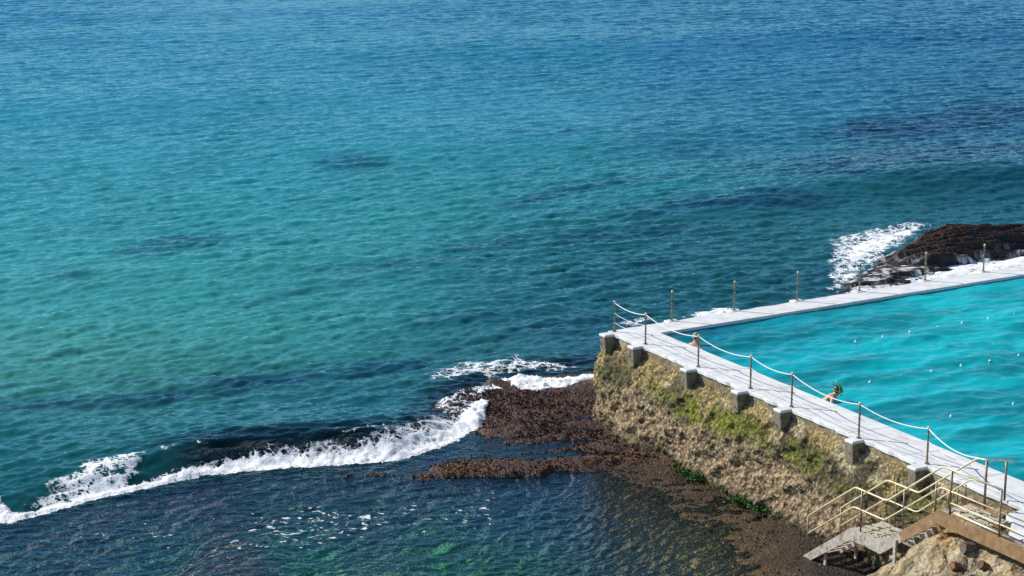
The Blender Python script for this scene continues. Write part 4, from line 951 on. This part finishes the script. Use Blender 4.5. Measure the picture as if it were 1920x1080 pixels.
# ------------------------------------------------------------------ swimmers
def person(loc, heading, lean, label, hair, arms, headturn=0.0):
    """one continuous skinned body; local +y is where the chest faces, z=0 the water line"""
    J = {}; E = []
    def j(n, p, r, par=None):
        J[n] = (p, r); 
        if par: E.append((par, n))
    j('pelvis', (0, -.02, -.62), .125); j('belly', (0, 0, -.42), .115, 'pelvis'); j('chest', (0, .0, -.17), .135, 'belly'); j('upper', (0, -.01, -.02), .10, 'chest')
    j('neck', (0, .01, .09), .058, 'upper'); j('skull', (0, .035, .19), .082, 'neck'); j('crown', (0, .03, .275), .078, 'skull'); j('nose', (0, .135, .20), .016, 'skull')
    j('chin', (0, .085, .135), .035, 'skull')
    for sgn, nm in ((-1, 'l'), (1, 'r')):
        el, wr = arms[nm]
        j(nm + 'sh', (sgn * .175, -.01, -.03), .062, 'upper'); j(nm + 'el', el, .043, nm + 'sh'); j(nm + 'wr', wr, .03, nm + 'el')
        e, w_ = np.array(el), np.array(wr); d_ = (w_ - e) / np.linalg.norm(w_ - e); sd_ = np.cross(d_, [0, 0, 1.0]); sd_ /= np.linalg.norm(sd_); dn = np.cross(sd_, d_)
        pm_ = w_ + d_ * .05; j(nm + 'palm', tuple(pm_), .03, nm + 'wr')
        for k, (o_, ln) in enumerate(((-.03, .055), (-.01, .072), (.01, .078), (.03, .068))):
            r0 = pm_ + d_ * .03 + sd_ * o_; r1 = r0 + d_ * ln * .55 - dn * .005; r2 = r1 + d_ * ln * .45 - dn * .018
            j(nm + 'f%da' % k, tuple(r0), .009, nm + 'palm'); j(nm + 'f%db' % k, tuple(r1), .0085, nm + 'f%da' % k); j(nm + 'f%dc' % k, tuple(r2), .007, nm + 'f%db' % k)
        r0 = w_ + d_ * .03 + sd_ * (-.038 * sgn); r1 = r0 + d_ * .035 - sd_ * .02 * sgn
        j(nm + 'ta', tuple(r0), .011, nm + 'palm'); j(nm + 'tb', tuple(r1), .009, nm + 'ta')
        j(nm + 'hip', (sgn * .095, -.02, -.72), .09, 'pelvis'); j(nm + 'kn', (sgn * .12, .06, -1.10), .058, nm + 'hip'); j(nm + 'an', (sgn * .12, -.12, -1.45), .037, nm + 'kn'); j(nm + 'toe', (sgn * .13, .02, -1.52), .03, nm + 'an')
    names = list(J); ca, sa = math.cos(lean), math.sin(lean)
    def tf(p):      # lean the trunk forward about the shoulders' height, head kept
        x, y, z = p
        if z > 0.06:                                        # the head is lifted on the neck
            c2, s2 = math.cos(lean * .35), math.sin(lean * .35); yy, zz_ = y * c2 + (z - .06) * s2, -y * s2 + (z - .06) * c2
            return (x, yy + .06 * sa, zz_ + .06 * ca)
        return (x, y * ca + (z - 0.0) * sa, -y * sa + z * ca)
    vs = [tf(J[n][0]) for n in names]
    me = bpy.data.meshes.new('person'); me.from_pydata(vs, [(names.index(a), names.index(b)) for a, b in E], [])
    o = link('person', me, M['skin']); o.location = loc; o.rotation_euler = (0, 0, heading)
    sk = o.modifiers.new('skin', 'SKIN'); sk.use_smooth_shade = True
    for n, v in zip(names, me.skin_vertices[0].data): v.radius = (J[n][1], J[n][1] * (0.72 if n in ('chest', 'belly', 'upper', 'pelvis') else 1)); v.use_root = n == 'pelvis'
    ss_ = o.modifiers.new('smooth', 'SUBSURF'); ss_.levels = 2; ss_.render_levels = 2
    tag(o, label, 'person'); o.scale = (1.22,) * 3
    hc = np.array(tf((0, .03, .225)))
    for sgn in (-1, 1):
        mb = MB(); mb.ball(tf((sgn * .085, .02, .195)), .026, 8, 6, (.45, .8, 1.2)); mb.build('ear', M['skin'], o, smooth=True)
        mb = MB(); mb.ball(tf((sgn * .032, .105, .215)), .011, 8, 6); mb.build('eye', M['dark'], o, smooth=True)
    return o, tf
Hd = lambda d: math.atan2(d[1], d[0]) - math.pi / 2
def hair_cap(o, tf, m_, name, rr=.108, lowcut=-.35):
    mb = MB(); n, mm = 18, 10; c_ = (0, .018, .222); V_ = []; F_ = []
    for i in range(mm + 1):
        ph_ = math.acos(1 - (1 - lowcut) * i / mm)
        for k in range(n):
            th = 2 * math.pi * k / n; fr2 = math.sin(th)
            z_ = math.cos(ph_) * 1.08; 
            if fr2 > 0.3: z_ = max(z_, .25 * fr2)      # keep the face clear
            q = (c_[0] + rr * .92 * math.sin(ph_) * math.cos(th), c_[1] + rr * 1.08 * math.sin(ph_) * math.sin(th), c_[2] + rr * z_); V_.append(tf(q))
    for i in range(mm):
        for k in range(n): F_.append((i * n + k, i * n + (k + 1) % n, (i + 1) * n + (k + 1) % n, (i + 1) * n + k))
    mb.add(V_, F_); h_ = mb.build(name, m_, o, smooth=True); return h_
p1 = at(1304, 648, PW); p1[2] = PW + 0.05
o1, tf1 = person(tuple(p1), Hd(np.array([.55, .85])), R(6), 'grey-haired swimmer with bare shoulders standing in the pool near its outer corner', 'grey', {'l': ((-.30, .08, -.22), (-.22, .30, -.30)), 'r': ((.30, .06, -.24), (.30, .28, -.30))})
hair_cap(o1, tf1, M['grey_hair'], 'hair', .118, -.45)
p2 = at(1561, 751, PW); p2[2] = PW + 0.13
o2, tf2 = person(tuple(p2), Hd(U * .85 + V * .5), R(58), 'bare-backed swimmer in dark cap with lime mask strap and snorkel beside the walkway', 'cap', {'l': ((-.34, .10, -.12), (-.36, .36, -.10)), 'r': ((.33, .10, -.16), (.34, .38, -.22))})
hair_cap(o2, tf2, M['cap'], 'swimming_cap', .114, -.5)
mb = MB(); ring = []
for k in range(25):
    th = 2 * math.pi * k / 24; ring.append(tf2((.116 * math.cos(th), .02 + .128 * math.sin(th), .215 + .02 * math.sin(th))))
mb.tube(ring, .009, 6); mb.build('mask_strap', M['lime'], o2, smooth=True)
mb = MB(); mb.tube([tf2(p) for p in [(.02, .155, .14), (.09, .14, .12), (.125, .08, .17), (.13, .03, .28), (.125, -.02, .36), (.10, -.08, .42), (.06, -.15, .45)]], .0115, 8); mb.build('snorkel', M['lime'], o2, smooth=True)
mb = MB(); mb.ball(tf2((0, .125, .225)), .07, 12, 8, (1.0, .5, .6)); mb.build('diving_mask', M['dark'], o2, smooth=True)
